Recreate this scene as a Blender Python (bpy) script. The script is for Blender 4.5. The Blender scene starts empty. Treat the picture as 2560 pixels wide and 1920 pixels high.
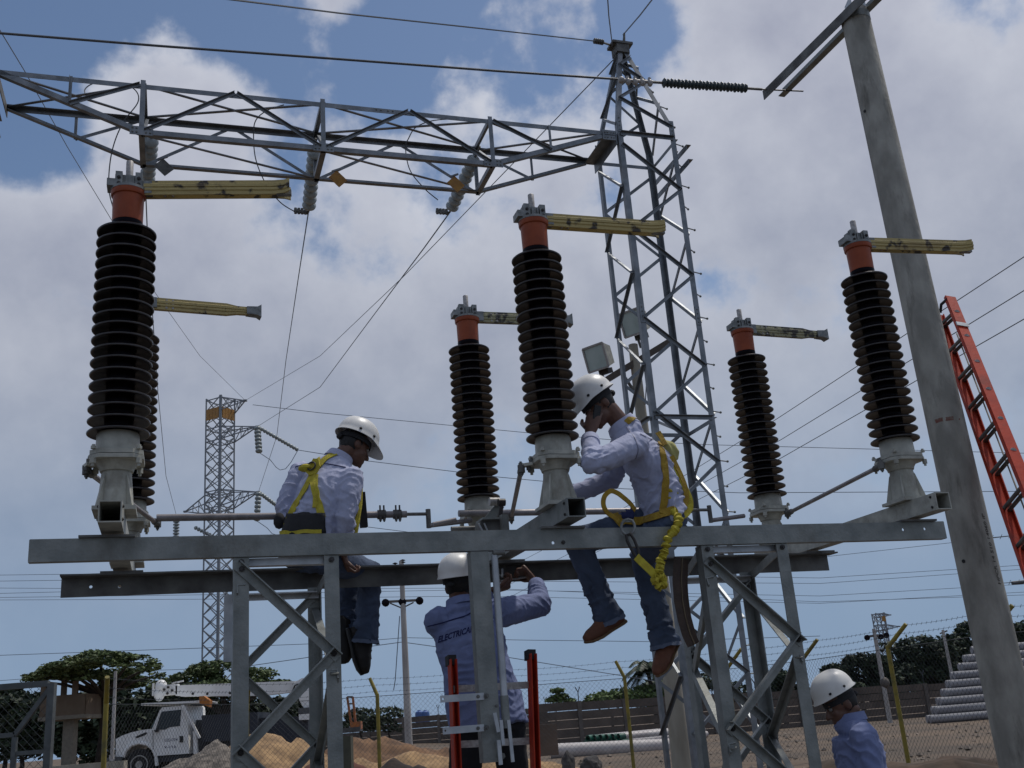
import bpy, bmesh, math, random
from mathutils import Vector as V, Matrix, noise
from mathutils.bvhtree import BVHTree
from mathutils.geometry import tessellate_polygon
sc = bpy.context.scene
COL = sc.collection
random.seed(7)
R_ = math.radians
# ---------------------------------------------------------------- camera (solved from the photograph's perspective)
PITCH, ROLL, FPX, EYE = .3132, .0785, 2611.3, 1.6
_h = V((1, 0, 0)); FW = V((0, math.cos(PITCH), math.sin(PITCH))); _v = V((0, -math.sin(PITCH), math.cos(PITCH)))
CR = math.cos(ROLL)*_h - math.sin(ROLL)*_v
CU = math.sin(ROLL)*_h + math.cos(ROLL)*_v
CAM = V((0, 0, EYE))
cam = bpy.data.cameras.new('camera'); cob = bpy.data.objects.new('camera', cam); COL.objects.link(cob)
cob.matrix_world = Matrix(((CR.x, CU.x, -FW.x, 0), (CR.y, CU.y, -FW.y, 0), (CR.z, CU.z, -FW.z, EYE), (0, 0, 0, 1)))
cam.sensor_width = 36; cam.lens = 36*FPX/2560; cam.clip_end = 9000; cam.clip_start = .05
sc.camera = cob
def ray(x, y): return (CR*(x-1280) - CU*(y-960) + FW*FPX)
# ---------------------------------------------------------------- light
SUN_EL, SUN_AZ = R_(66), R_(52)           # azimuth clockwise from +Y: high, ahead of the camera to the right
w = bpy.data.worlds.new('World'); sc.world = w; w.use_nodes = True
nt = w.node_tree; N = nt.nodes; LK = nt.links; N.clear()
def nn(t, **k):
    n = N.new(t)
    for a, b in k.items(): setattr(n, a, b)
    return n
def mth(op, a, b=None, c=None):
    n = nn('ShaderNodeMath', operation=op)
    for i, x in enumerate((a, b, c)):
        if x is None: continue
        if isinstance(x, (int, float)): n.inputs[i].default_value = x
        else: LK.new(x, n.inputs[i])
    return n.outputs[0]
def vmth(op, a, b=None):
    n = nn('ShaderNodeVectorMath', operation=op)
    for i, x in enumerate((a, b)):
        if x is None: continue
        if isinstance(x, (tuple, V)): n.inputs[i].default_value = x
        else: LK.new(x, n.inputs[i])
    return n
def maprange(v, a, b, lo=0., hi=1., smooth=True):
    n = nn('ShaderNodeMapRange', interpolation_type='SMOOTHSTEP' if smooth else 'LINEAR')
    LK.new(v, n.inputs[0]); n.inputs[1].default_value = a; n.inputs[2].default_value = b
    n.inputs[3].default_value = lo; n.inputs[4].default_value = hi
    return n.outputs[0]
def mixc(f, a, b):
    n = nn('ShaderNodeMix', data_type='RGBA')
    if isinstance(f, float): n.inputs[0].default_value = f
    else: LK.new(f, n.inputs[0])
    for i, x in ((6, a), (7, b)):
        if isinstance(x, tuple): n.inputs[i].default_value = (*x, 1)
        else: LK.new(x, n.inputs[i])
    return n.outputs[2]
sky = nn('ShaderNodeTexSky', sky_type='NISHITA'); sky.sun_disc = False
sky.sun_elevation = SUN_EL; sky.sun_rotation = SUN_AZ; sky.dust_density = .6; sky.ozone_density = 2.2
tc = nn('ShaderNodeTexCoord'); D = tc.outputs['Generated']
sep = nn('ShaderNodeSeparateXYZ'); LK.new(D, sep.inputs[0]); dz = sep.outputs[2]
zz = mth('MAXIMUM', mth('ADD', dz, .10), .10)
comb = nn('ShaderNodeCombineXYZ')
LK.new(mth('DIVIDE', sep.outputs[0], zz), comb.inputs[0]); LK.new(mth('DIVIDE', sep.outputs[1], zz), comb.inputs[1])
P2 = comb.outputs[0]
def nz(vec, scale, detail, rough, off):
    m = nn('ShaderNodeMapping'); LK.new(vec, m.inputs[0]); m.inputs[1].default_value = off
    n = nn('ShaderNodeTexNoise'); LK.new(m.outputs[0], n.inputs[0])
    n.inputs['Scale'].default_value = scale; n.inputs['Detail'].default_value = detail; n.inputs['Roughness'].default_value = rough
    return n.outputs['Fac']
OFF = (3.1, .7, 1.2)
n_big = nz(D, 5.0, 9, .56, OFF)
up_d = vmth('ADD', D, (.01, -.01, .025)).outputs[0]
n_up = nz(up_d, 5.0, 9, .56, OFF)
n_pl = nz(P2, 1.6, 6, .55, (1.4, 2.3, 0))
# cloud banks and blue gaps of this sky, as directions: (pixel x, y, angular size in px, strength)
BANKS = [(300, 190, 130, .24), (430, 250, 90, .20), (640, 290, 90, .18), (1200, 200, 120, .40), (1310, 310, 130, .36), (1980, 300, 330, .40), (2400, 380, 420, .30), (1800, 420, 200, .2),
         (1500, 680, 380, .40), (850, 660, 330, .42), (300, 660, 200, .46), (60, 640, 130, .36), (840, 10, 50, .34), (1250, 980, 520, .40), (600, 900, 420, .36), (350, 1130, 190, .2), (2300, 1000, 420, .34), (2100, 700, 400, .30),
         (60, 350, 190, -.50), (880, 190, 190, -.44), (600, 70, 170, -.40), (180, 60, 150, -.22), (980, 340, 90, -.22), (1030, 60, 150, -.44), (1590, 60, 90, -.46), (1720, 170, 100, -.40),
         (180, 450, 110, -.46), (1470, 480, 70, -.40), (150, 1250, 230, -.26), (1000, 1450, 300, -.14), (2090, 230, 90, -.36), (2480, 880, 100, -.34), (2060, 120, 90, -.2)]
acc = None
for (bx, by, bs, st) in BANKS:
    d = ray(bx, by).normalized()
    dist = vmth('DISTANCE', D, d).outputs['Value']
    g = mth('MULTIPLY', mth('POWER', 2.71828, mth('MULTIPLY', mth('POWER', dist, 2.), -1./(2*(bs/FPX)**2))), st)
    acc = g if acc is None else mth('ADD', acc, g)
acc = mth('MAXIMUM', mth('MINIMUM', acc, .20), -.34)
cov = mth('ADD', mth('MULTIPLY', mth('SUBTRACT', n_big, .5), 2.3), mth('ADD', mth('ADD', acc, .60), mth('MULTIPLY', maprange(dz, .50, .30), .10)))
mask = maprange(cov, .48, .76)
thick = maprange(cov, .62, 1.25)
relief = mth('MULTIPLY', mth('SUBTRACT', n_big, n_up), 2.2)
edge = maprange(cov, .80, .60)
lum = mth('ADD', mth('ADD', relief, mth('MULTIPLY', edge, .25)), mth('ADD', mth('MULTIPLY', thick, -.30), .58))
n_sh = nz(D, 3.2, 6, .6, (9., 4., 2.))
lum = mth('ADD', lum, mth('MULTIPLY', mth('SUBTRACT', n_sh, .5), 1.5))
lum = maprange(lum, .0, 1.0, smooth=False)
elev = maprange(dz, .10, .55, smooth=False)
c_lo = mixc(elev, (.225, .270, .355), (.330, .350, .440))
c_hi = mixc(elev, (.420, .450, .520), (.585, .605, .672))
cloudc = mixc(lum, c_lo, c_hi)
veil = maprange(dz, .36, .0)                       # humid haze thickening to the horizon
cloudc = mixc(mth('MULTIPLY', veil, .95), cloudc, (.190, .285, .435))
low = maprange(dz, .42, .06)
mask = mth('ADD', mth('MULTIPLY', mask, mth('SUBTRACT', 1., low)), mth('MULTIPLY', low, .97))
bg1 = nn('ShaderNodeBackground'); LK.new(sky.outputs[0], bg1.inputs[0]); bg1.inputs[1].default_value = .085
bg2 = nn('ShaderNodeBackground'); LK.new(cloudc, bg2.inputs[0]); bg2.inputs[1].default_value = 1.
mx = nn('ShaderNodeMixShader'); LK.new(mth('MULTIPLY', mask, .96), mx.inputs[0]); LK.new(bg1.outputs[0], mx.inputs[1]); LK.new(bg2.outputs[0], mx.inputs[2])
out = nn('ShaderNodeOutputWorld'); LK.new(mx.outputs[0], out.inputs[0])
sl = bpy.data.lights.new('sun', 'SUN'); sl.energy = 2.2; sl.angle = R_(2.5); sl.color = (1, .95, .88)
so = bpy.data.objects.new('sun', sl); COL.objects.link(so)
sd = V((math.sin(SUN_AZ)*math.cos(SUN_EL), math.cos(SUN_AZ)*math.cos(SUN_EL), math.sin(SUN_EL)))
so.rotation_euler = sd.to_track_quat('Z', 'Y').to_euler(); so.location = sd*60
sc.view_settings.view_transform = 'Standard'; sc.view_settings.look = 'None'
sc.view_settings.exposure = 0.08; sc.view_settings.gamma = 1; sc.view_settings.use_curve_mapping = False

# ---------------------------------------------------------------- measuring helpers: a sight line met with a known plane of the place
PHI = .3236
A = V((math.cos(PHI), math.sin(PHI), 0)); B = V((-math.sin(PHI), math.cos(PHI), 0)); O = V((-1.8872, 4.7579, 0)); Z = V((0, 0, 1)); X = V((1, 0, 0)); Y = V((0, 1, 0))
def at(x, y, yy): d = ray(x, y); return CAM + d*(yy/d.y)
def onz(x, y, z): d = ray(x, y); return CAM + d*((z-EYE)/d.z)
def onb(x, y, b): d = ray(x, y); return CAM + d*((b + (O-CAM).dot(B))/d.dot(B))
def ona(x, y, a): d = ray(x, y); return CAM + d*((a + (O-CAM).dot(A))/d.dot(A))
def L(a, b, z): return O + A*a + B*b + Z*z
def loc(p): q = p-O; return (q.dot(A), q.dot(B), p.z)
def sstep(a, b, x): t = min(1, max(0, (x-a)/(b-a))); return t*t*(3-2*t)
def G(x, y):
    g = .42*sstep(7, 18, y) + .32*sstep(-3, -11, x)*sstep(24, 34, y)
    return g - .12*sstep(0, 12, x)*sstep(35, 60, y)

# ---------------------------------------------------------------- materials
MATS = {}
def mat(name, c1, c2=None, rough=.6, metal=0., scale=8., bump=0., bscale=None, detail=4., spec=.5, stretch=None, thr=(.35, .65), coord='Object', island=0., stain=None, vary=True):
    m = bpy.data.materials.new(name); m.use_nodes = True; t = m.node_tree; ns, ls = t.nodes, t.links
    bs = ns['Principled BSDF']; bs.inputs['Roughness'].default_value = rough; bs.inputs['Metallic'].default_value = metal
    bs.inputs['Specular IOR Level'].default_value = spec
    tcn = ns.new('ShaderNodeTexCoord'); mp = ns.new('ShaderNodeMapping'); src = tcn.outputs[coord]
    if vary:      # no two pieces carry the same pattern
        oi = ns.new('ShaderNodeObjectInfo'); vm = ns.new('ShaderNodeVectorMath'); vm.operation = 'MULTIPLY_ADD'; vm.inputs[1].default_value = (9, 13, 5)
        ls.new(oi.outputs['Random'], vm.inputs[0]); ls.new(src, vm.inputs[2]); src = vm.outputs[0]
    ls.new(src, mp.inputs[0])
    if stretch: mp.inputs[3].default_value = stretch
    c2 = c2 or tuple(x*.8 for x in c1)
    nzn = ns.new('ShaderNodeTexNoise'); ls.new(mp.outputs[0], nzn.inputs[0]); nzn.inputs['Scale'].default_value = scale; nzn.inputs['Detail'].default_value = detail
    mr = ns.new('ShaderNodeMapRange'); ls.new(nzn.outputs['Fac'], mr.inputs[0]); mr.inputs[1].default_value, mr.inputs[2].default_value = thr
    mx = ns.new('ShaderNodeMix'); mx.data_type = 'RGBA'; ls.new(mr.outputs[0], mx.inputs[0]); mx.inputs[6].default_value = (*c1, 1); mx.inputs[7].default_value = (*c2, 1)
    col = mx.outputs[2]
    if stain:
        sm = ns.new('ShaderNodeMapping'); ls.new(src, sm.inputs[0]); sm.inputs[3].default_value = stain[3]
        sn = ns.new('ShaderNodeTexNoise'); ls.new(sm.outputs[0], sn.inputs[0]); sn.inputs['Scale'].default_value = stain[2]; sn.inputs['Detail'].default_value = 9; sn.inputs['Roughness'].default_value = .65
        sr = ns.new('ShaderNodeMapRange'); ls.new(sn.outputs['Fac'], sr.inputs[0]); sr.inputs[1].default_value = .54; sr.inputs[2].default_value = .70; sr.inputs[4].default_value = stain[1]
        sx = ns.new('ShaderNodeMix'); sx.data_type = 'RGBA'; ls.new(sr.outputs[0], sx.inputs[0]); ls.new(col, sx.inputs[6]); sx.inputs[7].default_value = (*stain[0], 1); col = sx.outputs[2]
    if island:
        gi = ns.new('ShaderNodeNewGeometry'); hs = ns.new('ShaderNodeHueSaturation'); ls.new(col, hs.inputs['Color'])
        ml = ns.new('ShaderNodeMapRange'); ls.new(gi.outputs['Random Per Island'], ml.inputs[0]); ml.inputs[3].default_value = 1-island; ml.inputs[4].default_value = 1+island
        ls.new(ml.outputs[0], hs.inputs['Value']); col = hs.outputs[0]
    ls.new(col, bs.inputs['Base Color'])
    if bump:
        bn = ns.new('ShaderNodeTexNoise'); ls.new(mp.outputs[0], bn.inputs[0]); bn.inputs['Scale'].default_value = bscale or scale*4; bn.inputs['Detail'].default_value = 5
        bp = ns.new('ShaderNodeBump'); bp.inputs['Strength'].default_value = bump; bp.inputs['Distance'].default_value = .01
        ls.new(bn.outputs['Fac'], bp.inputs['Height']); ls.new(bp.outputs[0], bs.inputs['Normal'])
    m['bs'] = 1; MATS[name] = m
    return m
galv = mat('galvanised steel', (.275, .285, .27), (.165, .178, .17), rough=.52, metal=.45, scale=9, bump=.25, bscale=60, thr=(.3, .7), detail=9, stain=((.095, .085, .068), .55, 3.2, (1, 1, .5)))
galv_new = mat('bright galvanised steel', (.50, .52, .54), (.34, .36, .38), rough=.45, metal=.5, scale=9, bump=.1, bscale=50)
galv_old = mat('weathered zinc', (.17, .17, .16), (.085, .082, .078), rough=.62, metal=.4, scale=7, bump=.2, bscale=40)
tower_m = mat('tower steel', (.235, .25, .265), (.15, .165, .178), rough=.46, metal=.6, scale=5, detail=8, stain=((.10, .10, .098), .6, 2.2, (1, 1, 1)))
porc = mat('brown porcelain glaze', (.0055, .0042, .0046), (.009, .0068, .007), rough=.3, scale=20, spec=.10)
porc.node_tree.nodes['Principled BSDF'].inputs['Specular Tint'].default_value = (.72, .68, .95, 1)
rim_glint = mat('shed rim with painted glint', (.030, .026, .027), (.05, .044, .043), rough=.28, scale=20, spec=.45)  # paler than the glaze: sky glint along the shed edge, painted into the colour
white_cast = mat('white painted casting', (.43, .425, .365), (.29, .285, .245), rough=.5, scale=14, bump=.25, bscale=40, stain=((.14, .12, .085), .6, 7., (1, 1, .6)))
orange_p = mat('orange epoxy', (.31, .070, .026), (.24, .052, .021), rough=.42, scale=9, spec=.22, stain=((.20, .06, .035), .5, 8., (1, 1, .4)))
yellow_b = mat('worn yellow paint', (.44, .345, .135), (.05, .04, .030), rough=.6, scale=15, thr=(.565, .64), detail=8, stretch=(1, 1, 1), bump=.3, stain=((.24, .165, .075), .7, 9., (.35, 1, 1)))
yellow_old = mat('flaking yellow paint', (.33, .31, .18), (.06, .055, .045), rough=.6, scale=22, thr=(.46, .56), bump=.4)
alu = mat('grey aluminium', (.26, .27, .265), (.15, .155, .15), rough=.5, metal=.5, scale=25)
rod_m = mat('tarnished rod', (.42, .40, .38), (.27, .25, .235), rough=.5, metal=.15, scale=60)
dark_bolt = mat('dark bolt', (.055, .05, .048), rough=.5, metal=.5)
pipe_m = mat('galvanised pipe', (.27, .25, .25), (.18, .165, .165), rough=.5, metal=.4, scale=12)
concrete = mat('weathered concrete', (.37, .355, .31), (.24, .23, .20), rough=.85, scale=7, bump=.6, bscale=45, stretch=(1, 1, .45), thr=(.36, .62), detail=10, stain=((.10, .092, .075), .7, 9., (1, 1, .22)))
concrete_l = mat('pale concrete', (.38, .35, .285), (.29, .265, .21), rough=.85, scale=5, bump=.3, stretch=(1, 1, .3))
glass_disc = mat('pale glass discs', (.37, .41, .42), (.29, .33, .34), rough=.25, scale=20)
polymer = mat('dark grey polymer', (.035, .05, .055), (.05, .065, .07), rough=.5, scale=30)
wire_m = mat('aluminium conductor', (.11, .115, .12), (.075, .08, .085), rough=.55, metal=.4, scale=40)
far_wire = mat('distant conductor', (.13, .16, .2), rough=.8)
red_fg = mat('red fibreglass', (.45, .040, .012), (.35, .028, .010), rough=.55, scale=8, bump=.15, spec=.22, stain=((.16, .045, .03), .6, 6., (1, 1, 1)))
black_rub = mat('black rubber', (.012, .012, .013), rough=.7)
warn_y = mat('amber warning plate', (.40, .20, .03), (.30, .14, .03), rough=.5)
yellow_post = mat('yellow painted post', (.26, .205, .03), (.13, .115, .035), rough=.65, scale=5, bump=.3, thr=(.45, .7))
mesh_m = mat('chain link wire', (.07, .08, .085), (.05, .055, .06), rough=.6, metal=.3)
# ---------------------------------------------------------------- object helpers
def thing(name, label, cat, at_=(0, 0, 0), group=None, rotz=0.):
    o = bpy.data.objects.new(name, None); COL.objects.link(o); o.empty_display_size = .1
    o.location = at_; o.rotation_euler = (0, 0, rotz)
    o['label'] = label; o['category'] = cat
    if group: o['group'] = group
    return o
def tag(o, label, cat, group=None, kind=None):
    if kind: o['kind'] = kind
    o['label'] = label
    if cat: o['category'] = cat
    if group: o['group'] = group
    return o
def orig(o):
    while o.parent: o = o.parent
    return o.matrix_basis.copy() if o.type == 'EMPTY' else Matrix.Identity(4)
class MB:
    """collects shapes in world coordinates; build() links them as ONE mesh object under its thing"""
    def __init__(s): s.v = []; s.f = []
    def add(s, vs, fs):
        k = len(s.v); s.v += [V(p) for p in vs]; s.f += [tuple(i+k for i in f) for f in fs]; return s
    def box(s, c, size, ax=(X, Y, Z)):
        c = V(c); h = [ax[i]*(size[i]/2) for i in range(3)]
        vs = [c + h[0]*a + h[1]*b + h[2]*d for d in (-1, 1) for b in (-1, 1) for a in (-1, 1)]
        fs = [(0, 2, 3, 1), (4, 5, 7, 6), (0, 1, 5, 4), (2, 6, 7, 3), (0, 4, 6, 2), (1, 3, 7, 5)]
        if ax[0].cross(ax[1]).dot(ax[2]) < 0: fs = [f[::-1] for f in fs]
        return s.add(vs, fs)
    def bar(s, p, q, wd, ht, up=Z):
        p, q = V(p), V(q); d = q-p; ln = d.length; d = d/ln
        sd_ = d.cross(up)
        if sd_.length < 1e-4: sd_ = d.cross(X)
        sd_.normalize(); u = sd_.cross(d)
        return s.box((p+q)/2, (ln, wd, ht), (d, sd_, u))
    def poly(s, pts, ext):
        """prism: convex-or-not outline (world points) pushed along ext"""
        pts = [V(p) for p in pts]; n = len(pts); ext = V(ext)
        tri = tessellate_polygon([pts])
        fs = [tuple(t) for t in tri] + [tuple(i+n for i in t[::-1]) for t in tri]
        fs += [(i, i+n, (i+1) % n+n, (i+1) % n) for i in range(n)]
        s.add(pts + [p+ext for p in pts], fs); s.fix = True; return s
    def plate(s, outline, holes, o, u, v, ext):
        """flat plate with round holes; outline/holes in (u,v) metres"""
        loops = [[V((a, b, 0)) for a, b in outline]]
        for (ca, cb, r) in holes: loops.append([V((ca + r*math.cos(t*math.pi/6), cb + r*math.sin(t*math.pi/6), 0)) for t in range(12)])
        flat = [p for l in loops for p in l]; n = len(flat); tri = tessellate_polygon(loops)
        wv = [V(o) + u*p.x + v*p.y for p in flat]; fs = [tuple(t) for t in tri] + [tuple(i+n for i in t[::-1]) for t in tri]
        k = 0
        for l in loops:
            m = len(l); fs += [(k+i, k+i+n, k+(i+1) % m+n, k+(i+1) % m) for i in range(m)]; k += m
        s.add(wv + [p+V(ext) for p in wv], fs); s.fix = True; return s
    def angle(s, p, q, d1, d2, w1=.06, w2=None, t=.007):
        """steel angle: heel line p-q, legs along d1 and d2"""
        p, q = V(p), V(q); w2 = w2 or w1
        ax = (q-p).normalized(); d1 = (d1 - ax*d1.dot(ax)).normalized(); d2 = (d2 - ax*d2.dot(ax) - d1*d2.dot(d1)).normalized()
        prof = [(0, 0), (w1, 0), (w1, t), (t, t), (t, w2), (0, w2)]
        vs = [p + d1*a + d2*b for a, b in prof] + [q + d1*a + d2*b for a, b in prof]
        fs = [(i, i+6, (i+1) % 6+6, (i+1) % 6) for i in range(6)] + [(0, 1, 2, 3), (0, 3, 4, 5), (6, 9, 8, 7), (6, 11, 10, 9)]
        s.add(vs, fs); s.fix = True; return s
    def tube(s, pts, r, n=8, caps=True):
        pts = [V(p) for p in pts]; m = len(pts); rs = r if isinstance(r, (list, tuple)) else [r]*m
        vs = []; ref = None
        for i, p in enumerate(pts):
            d = (pts[min(i+1, m-1)] - pts[max(i-1, 0)]).normalized()
            if ref is None: ref = d.orthogonal().normalized()
            ref = (ref - d*ref.dot(d)); ref = ref.normalized() if ref.length > 1e-6 else d.orthogonal().normalized()
            b = d.cross(ref)
            vs += [p + ref*(rs[i]*math.cos(2*math.pi*k/n)) + b*(rs[i]*math.sin(2*math.pi*k/n)) for k in range(n)]
        fs = [(i*n+k, i*n+(k+1) % n, (i+1)*n+(k+1) % n, (i+1)*n+k) for i in range(m-1) for k in range(n)]
        if caps: fs += [tuple(range(n))[::-1], tuple((m-1)*n+k for k in range(n))]
        return s.add(vs, fs)
    def lathe(s, prof, n=24, o=(0, 0, 0), ax=Z, close=True):
        o = V(o); u = ax.orthogonal().normalized(); v = ax.cross(u); m = len(prof)
        vs = [o + ax*z + (u*math.cos(2*math.pi*k/n) + v*math.sin(2*math.pi*k/n))*r for r, z in prof for k in range(n)]
        fs = [(i*n+k, i*n+(k+1) % n, (i+1)*n+(k+1) % n, (i+1)*n+k) for i in range(m-1) for k in range(n)]
        if close: fs += [tuple(range(n))[::-1], tuple((m-1)*n+k for k in range(n))]
        return s.add(vs, fs)
    def loft(s, secs, n=20):
        """secs: (centre, half-axis u, half-axis v) elliptical sections, capped"""
        m = len(secs); vs = []
        for c, u, v in secs: vs += [c + u*math.cos(2*math.pi*k/n) + v*math.sin(2*math.pi*k/n) for k in range(n)]
        fs = [(i*n+k, i*n+(k+1) % n, (i+1)*n+(k+1) % n, (i+1)*n+k) for i in range(m-1) for k in range(n)]
        fs += [tuple(range(n))[::-1], tuple((m-1)*n+k for k in range(n))]
        s.add(vs, fs); s.fix = True; return s
    def ball(s, c, r, n=12, ax=(X, Y, Z)):
        rx, ry, rz = r if isinstance(r, (tuple, list)) else (r, r, r); c = V(c); m = n//2+1
        vs = []
        for i in range(1, m-1):
            th = math.pi*i/(m-1)
            vs += [c + ax[0]*(rx*math.sin(th)*math.cos(2*math.pi*k/n)) + ax[1]*(ry*math.sin(th)*math.sin(2*math.pi*k/n)) + ax[2]*(rz*math.cos(th)) for k in range(n)]
        top = len(vs); vs += [c + ax[2]*rz, c - ax[2]*rz]; q = m-2
        fs = [(i*n+k, (i+1)*n+k, (i+1)*n+(k+1) % n, i*n+(k+1) % n) for i in range(q-1) for k in range(n)]
        fs += [(top, k, (k+1) % n) for k in range(n)] + [(top+1, (q-1)*n+(k+1) % n, (q-1)*n+k) for k in range(n)]
        s.add(vs, fs); s.fix = True; return s
    def mesh(s, name, m, inv=None, smooth=40):
        me = bpy.data.meshes.new(name)
        vs = [inv @ p for p in s.v] if inv else s.v
        me.from_pydata([p[:] for p in vs], [], s.f)
        if getattr(s, 'fix', False):
            bm = bmesh.new(); bm.from_mesh(me); bmesh.ops.recalc_face_normals(bm, faces=bm.faces); bm.to_mesh(me); bm.free()
        me.materials.append(m)
        if smooth:
            me.polygons.foreach_set('use_smooth', [True]*len(me.polygons)); me.set_sharp_from_angle(angle=R_(smooth))
        me.update(); return me
    def build(s, name, m, parent=None, smooth=40):
        inv = orig(parent).inverted() if parent else None
        o = bpy.data.objects.new(name, s.mesh(name, m, inv, smooth)); COL.objects.link(o)
        if parent: o.parent = parent
        return o
def raw(name, me, parent=None):
    o = bpy.data.objects.new(name, me); COL.objects.link(o); o.parent = parent; return o
def copy_tree(o, parent=None):
    c = o.copy(); COL.objects.link(c); c.parent = parent
    for k in list(o.children): copy_tree(k, c)
    return c
def cr(pts, n=8):
    pts = [V(p) for p in pts]; out_ = []
    for i in range(len(pts)-1):
        p0, p1, p2, p3 = pts[max(i-1, 0)], pts[i], pts[i+1], pts[min(i+2, len(pts)-1)]
        for k in range(n):
            s = k/n; out_.append(.5*((2*p1) + (p2-p0)*s + (2*p0-5*p1+4*p2-p3)*s*s + (3*p1-p0-3*p2+p3)*s**3))
    return out_ + [pts[-1]]
def sag(p, q, s=.0, n=16):
    return [p.lerp(q, i/n) - Z*(s*4*(i/n)*(1-i/n)) for i in range(n+1)]
def wire(name, label, pts, r, m=None, cat='wire', group=None, n=5):
    return tag(MB().tube(pts, r, n).build(name, m or wire_m), label, cat, group)
def bolt(mb, p, ax, r=.012, h=.012):
    mb.lathe([(r, 0), (r, h*.6), (r*.55, h*.6), (r*.55, h)], 6, p, ax); return mb

# ---------------------------------------------------------------- ground
def ground():
    bm = bmesh.new(); xs = [-3000, -900, -300, -120] + [-90+3*i for i in range(61)] + [120, 300, 900, 3000]; ys = [-200, -40, -10] + [-4+2*i for i in range(62)] + [150, 220, 400, 1000, 4000]
    grid = [[bm.verts.new((x, y, G(x, y) + .05*noise.noise(V((x*.3, y*.3, 0))))) for y in ys] for x in xs]
    for i in range(len(xs)-1):
        for j in range(len(ys)-1): bm.faces.new((grid[i][j], grid[i+1][j], grid[i+1][j+1], grid[i][j+1]))
    me = bpy.data.meshes.new('ground'); bm.to_mesh(me); bm.free(); me.polygons.foreach_set('use_smooth', [True]*len(me.polygons))
    me.materials.append(mat('dry earth', (.135, .095, .062), (.072, .054, .038), rough=.95, scale=.35, bump=.8, bscale=6, detail=8, coord='Object'))
    o = raw('ground', me); o['kind'] = 'structure'; o['label'] = 'dry brown earth of the yard'
ground()
def yard():
    xs = [-26+2*i for i in range(27)]; ys = [-22+1.5*i for i in range(23)]; n = len(ys)
    vs = [(x, y, G(x, y)+.05*noise.noise(V((x*.3, y*.3, 0)))+.03) for x in xs for y in ys]
    fs = [(i*n+k, (i+1)*n+k, (i+1)*n+k+1, i*n+k+1) for i in range(len(xs)-1) for k in range(n-1)]
    me = bpy.data.meshes.new('gravel_yard'); me.from_pydata(vs, [], fs); me.materials.append(mat('dark crushed stone', (.12, .112, .105), (.06, .056, .053), rough=.95, scale=14, bump=1., bscale=30, detail=8, thr=(.4, .6)))
    o = raw('gravel_yard', me); o['kind'] = 'structure'; o['label'] = 'dark crushed stone under the platform'
yard()

# ---------------------------------------------------------------- switch platform
ZB = 2.535; HB = .102
BF = -.079
def hole_at(px, py, b): q = loc(onb(px, py, b)); return q[0], q[2]
t = thing('front_beam', 'long grey channel beam in front, lying across both lattice supports', 'steel beam', L(2.1, BF, ZB-HB))
hl = [hole_at(2258, 1324, BF), hole_at(2312, 1322, BF), hole_at(1383, 1357, BF)]
a0, a1 = -.347, 4.558
mb = MB().plate([(a0, ZB-HB+.004), (a0, ZB-.004), (a0+.004, ZB), (a1-.004, ZB), (a1, ZB-.004), (a1, ZB-HB+.004), (a1-.004, ZB-HB), (a0+.004, ZB-HB)],
                [(a, z, .0085) for a, z in hl], L(0, BF, 0), A, Z, B*.006)
mb.build('web', galv, t)
for nm, z in (('flange', ZB-.004), ('flange', ZB-HB+.004)):
    MB().box(L((a0+a1)/2, BF+.006+.0225, z), (a1-a0, .045, .007), (A, B, Z)).build(nm, galv, t)
mb = MB(); q = hole_at(1408, 1356, BF); bolt(mb, L(q[0], BF, q[1]), -B, .011, .01); mb.build('bolt', dark_bolt, t)
BR = 1.057; HR = .11; r0, r1 = -.314, 4.509
t = thing('rear_beam', 'long dark angle beam behind, seen below the front beam', 'steel beam', L(2.1, BR, ZB-HR))
hl = [hole_at(227, 1467, BR), hole_at(299, 1466, BR)]
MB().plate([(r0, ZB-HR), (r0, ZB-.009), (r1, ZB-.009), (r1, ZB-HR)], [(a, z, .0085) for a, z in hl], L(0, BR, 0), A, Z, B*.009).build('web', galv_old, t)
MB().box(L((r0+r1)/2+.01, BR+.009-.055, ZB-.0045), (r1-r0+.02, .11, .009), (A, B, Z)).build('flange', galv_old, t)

def tri(mb, p, q, r, ext): return mb.poly([p, q, r], ext)
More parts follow.
